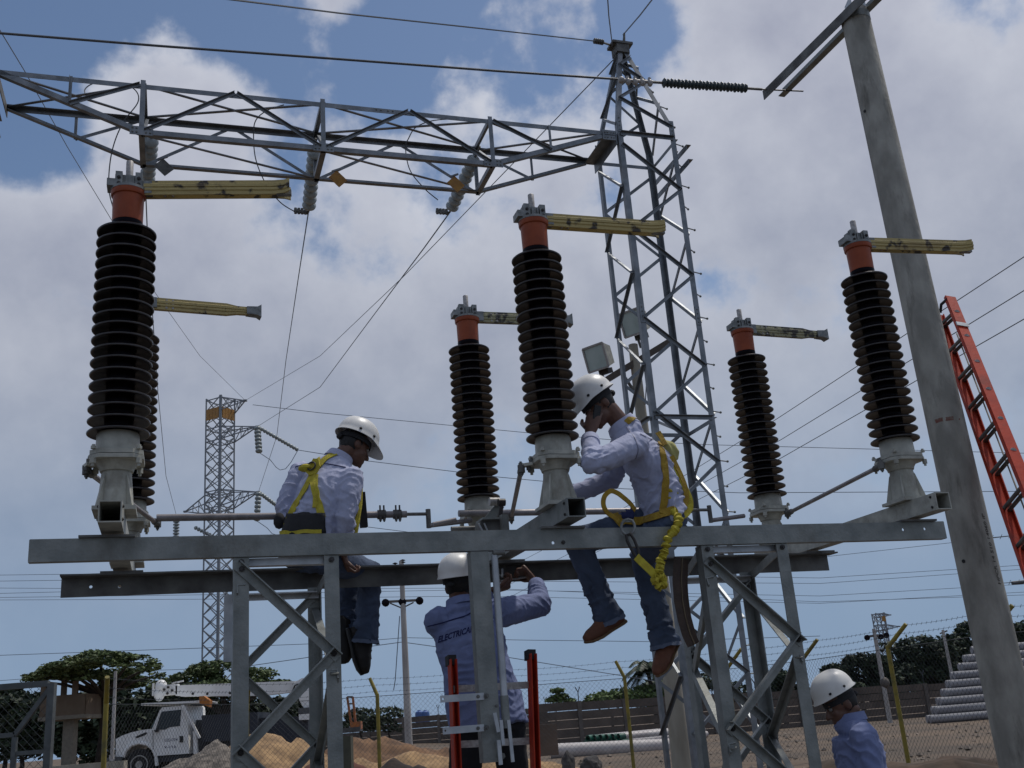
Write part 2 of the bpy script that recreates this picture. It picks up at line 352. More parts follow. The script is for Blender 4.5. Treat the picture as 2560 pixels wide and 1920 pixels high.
# lattice supports ---------------------------------------------------------
def support(label, an0, an1, depth, sk, group, zt=2.432):
    """four angle legs; sk = sideways offset of the rear legs"""
    t = thing('lattice_support', label, 'steel support', L((an0+an1)/2, depth/2, 0), group)
    W = .07
    fr = [(an0, BF+.012, 0), (an1, BF+.012, 0)]; rr = [(an0+sk, depth, 0), (an1+sk, depth, 0)]
    ztr = ZB-HR-.002 if depth > .9 else zt
    MB().angle(L(an0, BF+.012, 0), L(an0, BF+.012, zt), A, B, W).build('leg', galv, t)
    MB().angle(L(an1, BF+.012, 0), L(an1, BF+.012, zt), -A, B, W).build('leg', galv, t)
    MB().angle(L(an0+sk, depth, 0), L(an0+sk, depth, ztr), A, -B, W).build('leg', galv, t)
    MB().angle(L(an1+sk, depth, 0), L(an1+sk, depth, ztr), -A, -B, W).build('leg', galv, t)
    # zigzag lacing, near face outside the legs, far face inside
    def lace(p0, p1, q0, q1, zs, out, first, w=.046):
        side = first
        for i in range(len(zs)-1):
            a_, b_ = ((p0, q0), (p1, q1))[side], ((p0, q0), (p1, q1))[1-side]
            s_ = V(a_[0]) + Z*zs[i]; e_ = V(b_[0]) + Z*zs[i+1]
            o_ = out*(.002 if side else .0045); ln_ = (e_-s_).normalized()
            up = out.cross(ln_); up = up if up.z < 0 else -up
            s_ = s_ - ln_*.03; e_ = e_ + ln_*.03
            MB().angle(s_ + o_ - up*w/2, e_ + o_ - up*w/2, up, out, w, .040, .006).build('brace', galv, t)
            mb = MB(); bolt(mb, V(a_[0]) + Z*zs[i] + out*.012, out, .014, .014); bolt(mb, V(b_[0]) + Z*zs[i+1] + out*.012, out, .014, .014); mb.build('bolt', dark_bolt, t)
            side = 1-side
    zn = [2.375 - .405*i for i in range(6)] if sk < .1 else [2.33 - .42*i for i in range(6)]
    f0, f1 = L(an0+.035, BF+.008, 0), L(an1-.035, BF+.008, 0)
    lace(f0, f1, f0, f1, zn, -B, 0)
    g0, g1 = L(an0+sk+.035, depth-.010, 0), L(an1+sk-.035, depth-.010, 0)
    lace(g0, g1, g0, g1, [z - .0 for z in zn], -B, 1)
    h0, h1 = L(an0+.010, BF+.03, 0), L(an0+sk+.010, depth-.04, 0)
    lace(h0, h1, h0, h1, [z-.1 for z in zn], A, 0)
    h0, h1 = L(an1-.010, BF+.03, 0), L(an1+sk-.010, depth-.04, 0)
    lace(h0, h1, h0, h1, [z-.1 for z in zn], -A, 1)
    # top cross pieces
    MB().angle(L(an0+.01, BF+.05, zt-.035), L(an1-.01, BF+.05, zt-.035), Z, B, .035, .05).build('cross_piece', galv_new, t)
    MB().angle(L(an0+sk+.01, depth-.03, ztr-.03), L(an1+sk-.01, depth-.03, ztr-.03), -Z, -B, .035, .06).build('cross_piece', galv_new, t)
    for an in (an0, an1):
        MB().bar(L(an + (.02 if an == an0 else -.02), BF+.085, zt-.03), L(an+sk + (.02 if an == an0 else -.02), depth-.07, ztr-.03), .006, .05).build('side_piece', galv, t)
    mb = MB()
    for an in (an0+.035, an1-.035): bolt(mb, L(an, BF+.011, zt-.022), -B, .014, .016)
    mb.build('bolt', dark_bolt, t)
    return t
G1 = 'lattice supports of the switch platform'
support('narrow galvanised lattice support on the left, below the man with crossed yellow straps', .533, 1.022, 1.0, .045, G1)
t = support('galvanised lattice support on the right with a brown leather strap hanging in front', 2.965, 3.495, 1.0, .36, G1)
# loose splice plate on the rear left leg
tag(MB().box(onb(571, 1570, .93), (.05, .008, .36), (A, B, Z)).build('splice_plate', galv_new), 'pale flat steel plate beside the left lattice support leg', 'steel plate')

# base tubes -----------------------------------------------------------------
TW = .098; TB, TT = 2.562, 2.66
for i, (nm, b0) in enumerate((('left', -.30), ('middle', -.255), ('right', -.30))):
    a = 2.2*i - .004
    t = thing('base_tube', 'square steel tube with an open end under the %s pair of insulator columns' % nm, 'steel tube', L(a, .65, TB), 'square base tubes under the insulator columns')
    sq = [(-TW/2, TB), (TW/2, TB), (TW/2, TT), (-TW/2, TT)]; k = TW/2-.006
    m_ = MB()
    outer = [L(a+x, b0, z) for x, z in sq]; inner = [L(a+x*(k/(TW/2)), b0, TB+TW/2+(z-TB-TW/2)*(k/(TW/2))) for x, z in sq]
    ln = B*(1.72-b0); vs = outer + inner + [p+ln for p in outer] + [p+ln for p in inner]; fs = []
    for j in range(4):
        jj = (j+1) % 4
        fs += [(j, jj, jj+8, j+8), (j+4, j+12, jj+12, jj+4), (j, j+4, jj+4, jj), (j+8, jj+8, jj+12, j+12)]
    m_.add(vs, fs); m_.fix = True; m_.build('tube', white_cast if i != 1 else galv, t)
    MB().box(L(a-.02, BF+.03, ZB+.0055), (.24, .10, .011), (A, B, Z)).build('seat_plate', galv_old, t)
    MB().box(L(a, BR-.04, ZB+.0055), (.22, .12, .011), (A, B, Z)).build('seat_plate', galv_old, t)
    MB().box(L(a, .3, TB-.001-.012), (.012, .5, .02), (A, B, Z)).build('stiffener', galv_old, t)
    mb = MB()
    for sx in (-1, 1):
        for zz_ in (TB+.02, TT-.02): bolt(mb, L(a+sx*TW/2, b0+.04, zz_), A*sx, .008, .008)
    mb.build('bolt', dark_bolt, t)

# insulator columns -----------------------------------------------------------
def column_tree():
    t = thing('insulator_column', '', 'insulator column', (0, 0, 0), 'insulator columns of the disconnect switch')
    MB().box((0, 0, .009), (.19, .22, .018)).box((0, .0, .024), (.15, .15, .012)).build('base_plate', white_cast, t)
    MB().lathe([(.082, .018), (.080, .05), (.071, .15), (.068, .19), (.066, .192), (.066, .196), (.075, .198), (.080, .215), (.098, .243)], 24).build('pedestal', white_cast, t)
    for k in range(4):
        an = math.pi/4 + k*math.pi/2; d = V((math.cos(an), math.sin(an), 0)); s_ = V((-d.y, d.x, 0))
        MB().poly([d*.115+Z*.018-s_*.005, d*.07+Z*.018-s_*.005, d*.066+Z*.18-s_*.005, d*.074+Z*.17-s_*.005], s_*.010).build('rib', white_cast, t)
    hx = lambda r, z, c=.045: [V((x, y, z)) for x, y in ((-r+c, -r), (r-c, -r), (r, -r+c), (r, r-c), (r-c, r), (-r+c, r), (-r, r-c), (-r, -r+c))]
    MB().poly(hx(.122, .243), Z*.019).build('flange_plate', white_cast, t)
    MB().poly(hx(.118, .266), Z*.021).build('flange_plate', white_cast, t)
    for sx in (-1, 1):
        for sy in (-1, 1):
            m_ = MB(); m_.lathe([(.013, .287), (.013, .300), (.008, .300), (.008, .308)], 6, (sx*.1, sy*.1, 0)); m_.lathe([(.008, .205), (.008, .218), (.015, .218), (.015, .243)], 6, (sx*.1, sy*.1, 0)); m_.build('bolt', white_cast, t)
    MB().lathe([(.101, .287), (.1, .30), (.097, .375), (.093, .385)], 28).build('collar', white_cast, t)
    MB().lathe([(.066, .38), (.066, 1.46), (.074, 1.475), (.076, 1.50)], 24).build('core', porc, t)
    prof = [(.0655, .036), (.085, .029), (.120, .017), (.139, .0085), (.1437, .004), (.1440, .0), (.1425, -.0035), (.137, -.0045), (.125, -.0015), (.10, .004), (.075, .008), (.0655, .011)]
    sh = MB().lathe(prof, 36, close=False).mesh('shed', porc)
    sh.materials.append(rim_glint)  # rim faces take the painted highlight colour
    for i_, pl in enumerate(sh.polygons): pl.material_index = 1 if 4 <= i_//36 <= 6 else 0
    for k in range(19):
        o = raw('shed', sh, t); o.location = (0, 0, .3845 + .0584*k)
    MB().lathe([(.070, 1.50), (.0745, 1.503), (.0765, 1.62), (.0765, 1.645), (.084, 1.648), (.0865, 1.655), (.0865, 1.676)], 28).build('end_cap', orange_p, t)
    MB().lathe([(.088, 1.676), (.088, 1.690)], 24).build('top_plate', alu, t)
    m_ = MB().box((.0, 0, 1.727), (.135, .05, .076)).box((-.048, -.030, 1.735), (.034, .03, .078)).box((.048, -.030, 1.735), (.034, .03, .078)).box((0, .045, 1.72), (.12, .035, .05))
    m_.box((-.012, -.027, 1.722), (.008, .02, .066)).box((.022, -.027, 1.722), (.008, .02, .066)).box((-.085, .0, 1.71), (.04, .09, .04))
    m_.build('terminal_clamp', alu, t)
    for sx in (-.048, .048):
        for zz_ in (1.705, 1.738):
            m_ = MB(); bolt(m_, V((sx, -.043, zz_)), -Y, .010, .012); m_.build('clamp_bolt', dark_bolt, t)
    MB().lathe([(.0185, 1.75), (.0185, 1.855), (.016, 1.858)], 14).build('terminal_rod', rod_m, t)
    return t
def blade(t, ang, kind, m, zc=1.694):
    """half contact arm: a ribbed pair of bars along +x of the column"""
    rm = Matrix.Rotation(ang, 4, 'Z')
    hh = .040; x0, x1 = .078, (.785 if kind == 'front' else .75)
    prof = [(0, -hh), (-.010, -hh), (-.010, -hh*.55), (-.016, -hh*.4), (-.016, -.003), (-.010, 0), (-.016, .003), (-.016, hh*.5), (-.010, hh*.62), (-.010, hh), (0, hh)]
    bl = None
    if kind == 'front':
        for yy, fl in ((-.012, 1), (.020, -1)):
            secs = [(x0, 0, 1), (x1-.05, 0, 1), (x1, fl*-.010, .95), (x1+.03, fl*-.03, .9)]
            vs = [];
            for sx, oy, sc_ in secs: vs += [V((sx, yy+oy+(py if fl == 1 else -py), zc+pz*sc_)) for py, pz in prof]
            n = len(prof); fs = [(i*n+k, i*n+(k+1) % n, (i+1)*n+(k+1) % n, (i+1)*n+k) for i in range(3) for k in range(n)] + [tuple(range(n)), tuple(3*n+k for k in range(n))]
            m_ = MB().add([rm @ p for p in vs], fs); m_.fix = True; o = m_.build('blade_bar', m, t, 20); bl = bl or o
        m_ = MB().box(rm @ V((x1+.0, -.008, zc-hh*.72)), (.075, .03, .026), (rm @ X, rm @ Y, Z)); m_.build('contact_finger', alu, t)
    else:
        secs = [(x0, 1), (x1-.19, 1), (x1-.12, .68), (x1-.02, .66)]; vs = []; n = len(prof)*2-2
        full = prof + [(-p[0]+.012, p[1]) for p in prof[::-1]]; n = len(full)
        for sx, sc_ in secs: vs += [V((sx, py-.006, zc+pz*sc_)) for py, pz in full]
        fs = [(i*n+k, i*n+(k+1) % n, (i+1)*n+(k+1) % n, (i+1)*n+k) for i in range(3) for k in range(n)] + [tuple(range(n)), tuple(3*n+k for k in range(n))]
        m_ = MB().add([rm @ p for p in vs], fs); m_.fix = True; bl = m_.build('blade_bar', m, t, 20)
        m_ = MB()
        m_.add([rm @ V(p) for p in [(x1-.06, -.03, zc-.026), (x1-.06, .03, zc-.026), (x1-.06, .03, zc+.026), (x1-.06, -.03, zc+.026), (x1+.01, -.032, zc-.03), (x1+.01, .032, zc-.03), (x1+.01, .032, zc+.03), (x1+.01, -.032, zc+.03), (x1+.035, -.035, zc-.045), (x1+.035, .035, zc-.045), (x1+.035, .035, zc+.045), (x1+.035, -.035, zc+.045)]],
               [(0, 1, 2, 3)] + [(i+j*4, (i+1) % 4+j*4, (i+1) % 4+4+j*4, i+4+j*4) for j in range(2) for i in range(4)] + [(8, 11, 10, 9)]); m_.fix = True
        m_.build('contact_block', alu, t)
    m_ = MB()
    for sx in (x0+.10, x0+.14):
        for zz_ in (.025, -.002, -.027): m_.lathe([(.0075, -.019), (.0075, .030)], 8, rm @ V((sx, 0, zc+zz_)), rm @ Y)
    m_.build('rivet', rod_m, t)
    m_ = MB().box(rm @ V((x0+.01, 0, zc+.003)), (.06, .05, .07), (rm @ X, rm @ Y, Z)); m_.build('blade_mount', alu, t)
proto = column_tree()
cols = []
spec = [(0, 0, -10, 'front', yellow_b, 'front left insulator column with a yellow contact arm, the largest one in view'),
        (1, 0, -.7, 'front', yellow_b, 'front middle insulator column with a yellow arm, beside the man on the phone'),
        (2, 0, -4.8, 'front', yellow_b, 'front right insulator column with a yellow arm in front of the concrete pole'),
        (0, 1, 5.8, 'back', yellow_b, 'rear left insulator column mostly hidden behind the largest column'),
        (1, 1, -1.4, 'back', yellow_old, 'rear middle insulator column whose arm passes behind the front middle column'),
        (2, 1, 3.5, 'back', yellow_old, 'rear right insulator column with a flaking arm, between lattice tower and concrete pole')]
for k, (i, j, an, kind, m, lab) in enumerate(spec):
    c = proto if k == 0 else copy_tree(proto)
    c.location = L(2.2*i, 0.01 + 1.505*j, TT+.002); c.rotation_euler = (0, 0, PHI); c['label'] = lab; cols.append(c)
bpy.context.view_layer.update()
class _loc:  # build column-local extras
    pass
def local_build(t, fn):
    k = t.matrix_basis.copy(); t.matrix_basis = Matrix.Identity(4); fn(); t.matrix_basis = k
for c, (i, j, an, kind, m, lab) in zip(cols, spec): local_build(c, lambda: blade(c, R_(an), kind, m))

# linkage ------------------------------------------------------------------------
ZR = 2.895
def rodthing(name, label, cat, p, q, r, m=pipe_m, group=None):
    t = thing(name, label, cat, (V(p)+V(q))/2, group)
    MB().tube([p, q], r, 12).build('rod', m, t)
    d = (V(q)-V(p)).normalized()
    for e, s_ in ((p, 1), (q, -1)):
        mb = MB(); mb.tube([V(e)-d*.02*s_, V(e)+d*.05*s_], r*1.45, 10); mb.lathe([(r*1.5, -.02), (r*1.5, .02)], 12, V(e)-d*.03*s_, Z); bolt(mb, V(e)-d*.03*s_+Z*.02, Z, .011, .02); bolt(mb, V(e)-d*.03*s_-Z*.02, -Z, .011, .02)
        mb.build('rod_end', galv_old, t)
    return t
for i, nm in enumerate(('left', 'middle', 'right')):
    a = 2.2*i
    da, db, ea = ((-.13, .12, .16), (-.17, .10, .17), (-.15, .03, .06))[i]
    p = L(a+da, db-.02, 2.885); q = L(a+ea, 1.36, 2.885)
    rodthing('cross_rod', 'thin cross rod linking front and rear columns of the %s switch pole' % nm, 'linkage rod', p, q, .0135, group='cross rods between column pairs')
    t = thing('lever_arm', 'short bolted lever on the flange of the front %s column' % nm, 'lever', L(a-.1, 0, 2.9), 'levers on the front columns')
    MB().bar(L(a-.115, .02, 2.905), L(a+da-.01, db-.03, 2.905), .04, .016).build('arm', white_cast, t)
    mb = MB(); bolt(mb, L(a-.125, .03, 2.913), Z, .014, .03); bolt(mb, L(a-.135, .05, 2.897), -Z, .014, .03); bolt(mb, L(a+da, db-.02, 2.913), Z, .012, .02); mb.build('bolt', galv_old, t)
pz = 2.905; pb = 1.31
for k, (q0, q1, lab) in enumerate((((.16), 1.66, 'long horizontal coupling pipe passing behind the man with the crossed yellow straps'), (2.0, 3.66, 'long horizontal coupling pipe passing behind the man on the phone'))):
    t = thing('coupling_pipe', lab, 'coupling pipe', L((q0+q1)/2, pb, pz), 'coupling pipes between switch poles')
    MB().tube([L(q0, pb, pz), L(q1, pb, pz)], .0215, 14).build('pipe', pipe_m, t)
    e1 = q1+.14
    MB().tube([L(q1-.01, pb, pz), L(e1, pb, pz)], .011, 10).build('threaded_end', galv_old, t)
    for aa in (q1-.16, q1-.06):
        mb = MB(); mb.lathe([(.03, -.025), (.03, .025)], 12, L(aa, pb, pz), A)
        for s_ in (-1, 1): mb.tube([L(aa+s_*.012, pb-.02, pz-.05), L(aa+s_*.012, pb-.02, pz+.055)], .006, 6); bolt(mb, L(aa+s_*.012, pb-.02, pz-.035), -Z, .010, .012)
        mb.build('clamp', galv_old, t)
    MB().tube([L(e1, pb, pz-.09), L(e1, pb, pz+.03)], .016, 10).build('pivot_pin', galv_old, t)
    MB().tube([L(e1, pb, pz-.075), L(e1+.30, pb+.06, pz-.035)], .0155, 10).build('crank_arm', pipe_m, t)
# drive box and levers at the middle rear column
t = thing('drive_lever', 'cluster of cranks and brackets beside the middle rear column', 'drive lever', L(2.0, .5, ZB))
mb = MB(); mb.bar(onb(1195, 1330, .62), onb(1252, 1262, .62), .05, .012, B); mb.build('slanting_bracket', galv, t)
mb = MB(); mb.bar(onb(1248, 1306, .55), onb(1256, 1250, .55), .022, .014, B); mb.lathe([(.022, -.02), (.022, .02)], 12, onb(1254, 1256, .55), A); mb.build('crank', dark_bolt, t)
mb = MB(); mb.lathe([(.024, -.03), (.024, .03)], 12, onb(1236, 1254, .6), A); mb.build('pivot', rod_m, t)
MB().box(onb(1222, 1318, .58), (.13, .12, .055), (A, B, Z)).build('drive_box', galv_old, t)
MB().box(onb(1226, 1301, .55), (.13, .14, .012), (A, B, Z)).build('drive_box_lid', galv, t)
MB().tube([onb(1128, 1323, .75), onb(1190, 1321, .75)], .016, 10).build('shaft', galv_old, t)
MB().tube([onb(1083, 1311, .9), onb(1140, 1299, .9)], .014, 10).build('crank_arm', pipe_m, t)
MB().box(onb(1262, 1318, .45), (.04, .04, .14), (A, B, Z)).build('upright', galv, t)
for dx in (0, 12):
    MB().tube([onb(1196+dx*1.2, 1308, .5), onb(1208+dx, 1330, .5)], .005, 8).build('link', galv_new, t)

# mechanism post -------------------------------------------------------------------
t = thing('mechanism_post', 'grey channel post hanging from the front beam before the man whose shirt reads ELECTRICAR', 'steel post', L(1.74, -.02, 1.43))
p0, p1 = 1.678, 1.772; z0, z1 = 1.432, ZB-HB-.003
MB().box(L((p0+p1)/2, BF+.010, (z0+z1)/2), (p1-p0, .008, z1-z0), (A, B, Z)).build('web', galv, t)
for a in (p0+.0045, p1-.0045): MB().box(L(a, BF+.0145+.03, (z0+z1)/2), (.009, .06, z1-z0), (A, B, Z)).build('flange', galv, t)
pp = [onb(1254, 1404, BF-.03), onb(1258, 1500, BF-.03)]
ap = 1.800
MB().tube([L(ap, BF, z1-.02), L(ap, BF, 1.72)], .0175, 12).build('operating_pipe', galv_new, t)
MB().tube([L(ap, BF, 1.73), L(ap, BF, 1.58)], .021, 12).build('pipe_sleeve', galv, t)
MB().tube([L(1.79, BF-.01, z1-.012), L(1.85, BF-.01, z1-.012)], .014, 10).build('pipe_bracket', galv_old, t)
for (py, pl) in ((1741, 1101), (1820, 1107)):
    q = loc(onb(1200, py, BF-.012)); q2 = loc(onb(pl, py, BF-.012))
    m_ = MB().plate([(q2[0], q[2]-.016), (q[0]+.02, q[2]-.016), (q[0]+.02, q[2]+.016), (q2[0], q[2]+.016)], [(q2[0]+.012, q[2], .005)], L(0, BF-.012, 0), A, Z, B*.006); m_.build('flat_bracket', galv_new, t)
    m_ = MB(); bolt(m_, L(q[0]-.01, BF-.012, q[2]), -B, .009, .008); bolt(m_, L(q[0]+.03, BF-.008, q[2]+.0), -B, .012, .03); m_.build('bolt', galv_old, t)
for (x0, y0, x1, y1, w_) in ((1236, 1782, 1246, 1830, .018), (1252, 1800, 1258, 1862, .016), (1271, 1800, 1282, 1905, .016), (1246, 1850, 1252, 1912, .018)):
    MB().bar(onb(x0, y0, BF-.03), onb(x1, y1, BF-.03), w_, .010, B).build('lever_plate', galv_new, t)
m_ = MB(); bolt(m_, onb(1255, 1890, BF-.006), -B, .016, .01); bolt(m_, onb(1241, 1765, BF-.01), -B, .008, .01); m_.build('bolt', galv_old, t)
# leather strap
t = thing('leather_strap', 'worn brown leather strap hanging from the platform on the right', 'strap', onb(1720, 1500, .1))
cp = [(1703, 1395, .03), (1700, 1450, .03), (1703, 1500, .03), (1711, 1545, .03), (1722, 1585, .03), (1734, 1612, .03)]
pts = [onb(x, y, b) for x, y, b in cp]; m_ = MB(); hw = [.043, .045, .044, .042, .041, .038]
fr = []
for i, p in enumerate(pts):
    d = (pts[min(i+1, 5)]-pts[max(i-1, 0)]).normalized(); s_ = d.cross(B).normalized(); fr += [p - s_*hw[i] - B*.0, p - B*.014, p + s_*hw[i], p + B*.012]
m_.add(fr, [(i*4+k, i*4+(k+1) % 4, i*4+4+(k+1) % 4, i*4+4+k) for i in range(5) for k in range(4)] + [(0, 1, 2, 3), (23, 22, 21, 20)]); m_.fix = True
m_.build('strap', mat('brown leather', (.055, .032, .02), (.035, .02, .013), rough=.6, scale=20, bump=.3), t, 60)
m_ = MB().tube([p - B*.016 for p in pts], .003, 6); m_.build('seam', mat('seam thread', (.16, .12, .07)), t)
# ---------------------------------------------------------------- gantry truss
BT, BB = 10.0, 11.02; ZT, ZL = 11.64, 10.72
FA = [-.395, 2.42, 5.32]; AL, AR = -2.5, 7.50
t = thing('gantry_truss', 'fish-bellied steel lattice girder spanning overhead to the lattice tower', 'lattice girder', L(2.4, 10.5, ZL))
def ch(p, q, d1, d2, w_=.085): MB().angle(p, q, d1, d2, w_, None, .008).build('chord', tower_m, t)
def br(p, q, n_=None, w_=.055):
    p, q = V(p), V(q); ax = (q-p).normalized(); n_ = n_ or B; u = n_.cross(ax); u = u if u.z < 0 else -u
    MB().angle(p - u*w_/2, q - u*w_/2, u, n_, w_, w_*.9, .006).build('brace', tower_m, t)
ch(L(AL, BT, ZT-.03), L(AR+.1, BT, ZT), -Z, B); ch(L(AL, BB, ZT-.03), L(AR+.1, BB, ZT), -Z, -B)
for b_, d_ in ((BT, B), (BB, -B)):
    ch(L(FA[0], b_, ZL), L(FA[2], b_, ZL), Z, d_); ch(L(AL, b_, ZT-.10), L(FA[0], b_, ZL), Z, d_); ch(L(FA[2], b_, ZL), L(AR, b_, ZT-.12), Z, d_)
    i_ = -d_*.009
    for k, a in enumerate(FA):
        br(L(a, b_, ZL-.02) + i_, L(a, b_, ZT+.05) + i_, d_, .075)
    for k in range(2):
        mid = (FA[k]+FA[k+1])/2
        br(L(FA[k]+.05, b_, ZL+.05)+i_, L(mid, b_, ZT-.02)+i_, -d_); br(L(mid+.02, b_, ZT-.02)+i_, L(FA[k+1]-.05, b_, ZL+.05)+i_, -d_)
    am = (AL+FA[0])/2; zm = (ZT-.1+ZL)/2
    br(L(am, b_, zm)+i_, L(FA[0]-.04, b_, ZT-.04)+i_, -d_); br(L(am, b_, zm)+i_, L(am, b_, ZT-.02)+i_, -d_, .045)
    am = (AR+FA[2])/2; zm = (ZT-.12+ZL)/2
    br(L(am, b_, zm)+i_, L(FA[2]+.04, b_, ZT-.04)+i_, -d_); br(L(am, b_, zm)+i_, L(am, b_, ZT-.02)+i_, -d_, .045)
for a in FA:
    for z_ in (ZT+.0, ZL-.0):
        MB().angle(L(a-.04, BT, z_), L(a-.04, BB, z_), A, -Z if z_ > 11 else Z, .09).build('cross_strut', tower_m, t)
    br(L(a+.02, BT+.03, ZL+.05), L(a+.02, BB-.03, ZT-.05), A, .06)
    MB().box(L(a, BT-.012, ZL+.05), (.34, .010, .15), (A, B, Z)).build('gusset_plate', tower_m, t)
    mb = MB()
    for x_ in (-.13, -.07, .07, .13):
        for zq in (.02, .09): bolt(mb, L(a+x_, BT-.018, ZL+zq), -B, .016, .02)
    mb.build('bolt', galv, t)
na = [AL]+FA+[AR]
for k in range(1, 3):
    br(L(na[k], BT+.05, ZT-.012), L(na[k+1], BB-.05, ZT-.012), Z, .05); br(L(na[k], BB-.05, ZT-.024), L(na[k+1], BT+.05, ZT-.024), Z, .05)
for k in (0, 3):
    br(L(na[k+ (0 if k == 0 else 0)]+.05, BB-.05, ZT-.06), L(na[k+1], BT+.05, ZT-.012), Z, .05); br(L(na[k]+.05, BT+.05, ZT-.05), L(na[k+1], BB-.05, ZT-.024), Z, .05)
for k in range(4):
    zz0 = ZL if k in (1, 2) else None
    if k in (1, 2): br(L(na[k], BT+.05, ZL+.01), L(na[k+1], BB-.05, ZL+.01), Z, .045)
MB().box(L(AL+.02, (BT+BB)/2, ZT-.12), (.012, BB-BT+.1, .16), (A, B, Z)).build('end_plate', galv_old, t)
MB().box(L(AR+.08, (BT+BB)/2, ZT-.07), (.2, BB-BT+.06, .014), (A, B, Z)).box(L(AR+.19, (BT+BB)/2, ZT-.13), (.012, BB-BT+.06, .26), (A, B, Z)).build('end_plate', tower_m, t)
MB().box(L(AR+.06, BT-.012, ZT-.08), (.26, .012, .2), (A, B, Z)).build('gusset_plate', tower_m, t)
mb = MB()
for x_ in (-.02, .03, .1, .15):
    for zq in (-.03, -.13): bolt(mb, L(AR+x_, BT-.018, ZT+zq), -B, .014, .018)
for x_ in (0, .08, .2, .28): bolt(mb, L(3.32+x_, BT-.0, ZT-.045), -B, .016, .02)
mb.build('bolt', galv, t)
# warning plates clamped on the girder
for k, (px, py, m_, lab) in enumerate(((410, 418, galv_old, 'small dark square plate hung on the left bay of the overhead girder'), (845, 447, warn_y, 'amber square plate hung under the middle of the overhead girder'), (1140, 460, warn_y, 'amber square plate beside the right glass string on the overhead girder'))):
    c = onz(px, py, ZL-.13)
    t2 = thing('warning_plate', lab, 'plate', c, 'plates hung on the girder')
    MB().poly([c + (A*x_ + Z*y_)*.16 for x_, y_ in ((-1, .1), (.1, -1), (1, -.1), (-.1, 1))], B*.006).build('plate', m_, t2)
    MB().bar(c + Z*.13 - A*.1, c + Z*.2 + A*.05, .03, .03).build('clamp', tower_m, t2)

# lattice tower --------------------------------------------------------------------
TA0, TA1, TB0, TB1 = 7.745, 8.90, 10.0, 11.05
tw = thing('lattice_tower', 'tall square lattice steel tower carrying the right end of the girder', 'lattice tower', L(8.3, 10.5, .4))
LEGW = .10
apex = onb(1550, 118, 10.5); ZTOP = 11.85; za = apex.z
legs = [(TA0, TB0, A, B), (TA1, TB0, -A, B), (TA1, TB1, -A, -B), (TA0, TB1, A, -B)]
for a, b_, d1, d2 in legs:
    MB().angle(L(a, b_, .4), L(a, b_, ZTOP), d1, d2, LEGW, None, .010).build('leg', tower_m, tw)
    e = apex + (L(a, b_, 0)-L(8.3225, 10.525, 0))*.10; e.z = za
    MB().angle(L(a, b_, ZTOP), e, d1, d2, LEGW*.9, None, .010).build('peak_leg', tower_m, tw)
    for zc_ in (ZTOP-.02, 8.1, 4.3):
        MB().box(L(a, b_, zc_) + d1*.05 - d2*.006, (.09, .010, .34), (A if abs(d1.dot(A)) > .5 else B, d2, Z)).build('splice_plate', tower_m, tw)
        mb = MB()
        for q in (-.12, -.04, .04, .12): bolt(mb, L(a, b_, zc_+q) + d1*.05 - d2*.011, -d2, .014, .016)
        mb.build('bolt', galv, tw)
def tbr(p, q, n_, w_=.06, off=.004):
    p, q = V(p), V(q); ax = (q-p).normalized(); u = n_.cross(ax); u = u if u.z < 0 else -u
    MB().angle(p + n_*off - u*w_/2, q + n_*off - u*w_/2, u, n_, w_, w_*.85, .006).build('brace', tower_m, tw)
pn = .848
faces = [((TA0, TB0), (TA1, TB0), -B, 0), ((TA1, TB0), (TA1, TB1), A, 0), ((TA1, TB1), (TA0, TB1), B, 0), ((TA0, TB1), (TA0, TB0), -A, 0)]
for (c0, c1, n_, s0) in faces:
    p, q = V(L(*c0, 0)), V(L(*c1, 0)); u = (q-p).normalized(); p += u*.045; q -= u*.045
    zt_ = 11.40; s = 0
    while zt_ - pn > .5:
        a_, b2 = (p, q) if s == 0 else (q, p)
        tbr(a_ + Z*zt_, b2 + Z*(zt_-pn), n_); zt_ -= pn; s = 1-s
    for zh in (11.62, 6.24):
        tbr(p + Z*zh, q + Z*zh, n_, .07, .016)
    # peak lacing
    hs = [(ZTOP, za)]
    z0_ = ZTOP; s = 0
    for k in range(4):
        f0 = (z0_-ZTOP)/(za-ZTOP); z1_ = z0_ + (.62, .5, .38, .25)[k]; f1 = (z1_-ZTOP)/(za-ZTOP)
        ce = apex - Z*za
        pa, pb2 = (p, q) if s else (q, p)
        tbr(pa.lerp(ce, f0*.9) + Z*z0_, pb2.lerp(ce, f1*.9) + Z*z1_, n_, .055); z0_ = z1_; s = 1-s
tbr(L(TA0+.05, TB0+.1, 6.24), L(TA1-.05, TB1-.1, 6.24), -Z, .06)
# paired side channels at girder level, on the right face
for zc_ in (11.42, 11.12):
    MB().angle(L(TA1+.10, TB0-.18, zc_), L(TA1+.10, TB1+.1, zc_), -Z, A, .11, .10, .008).build('side_channel', tower_m, tw)
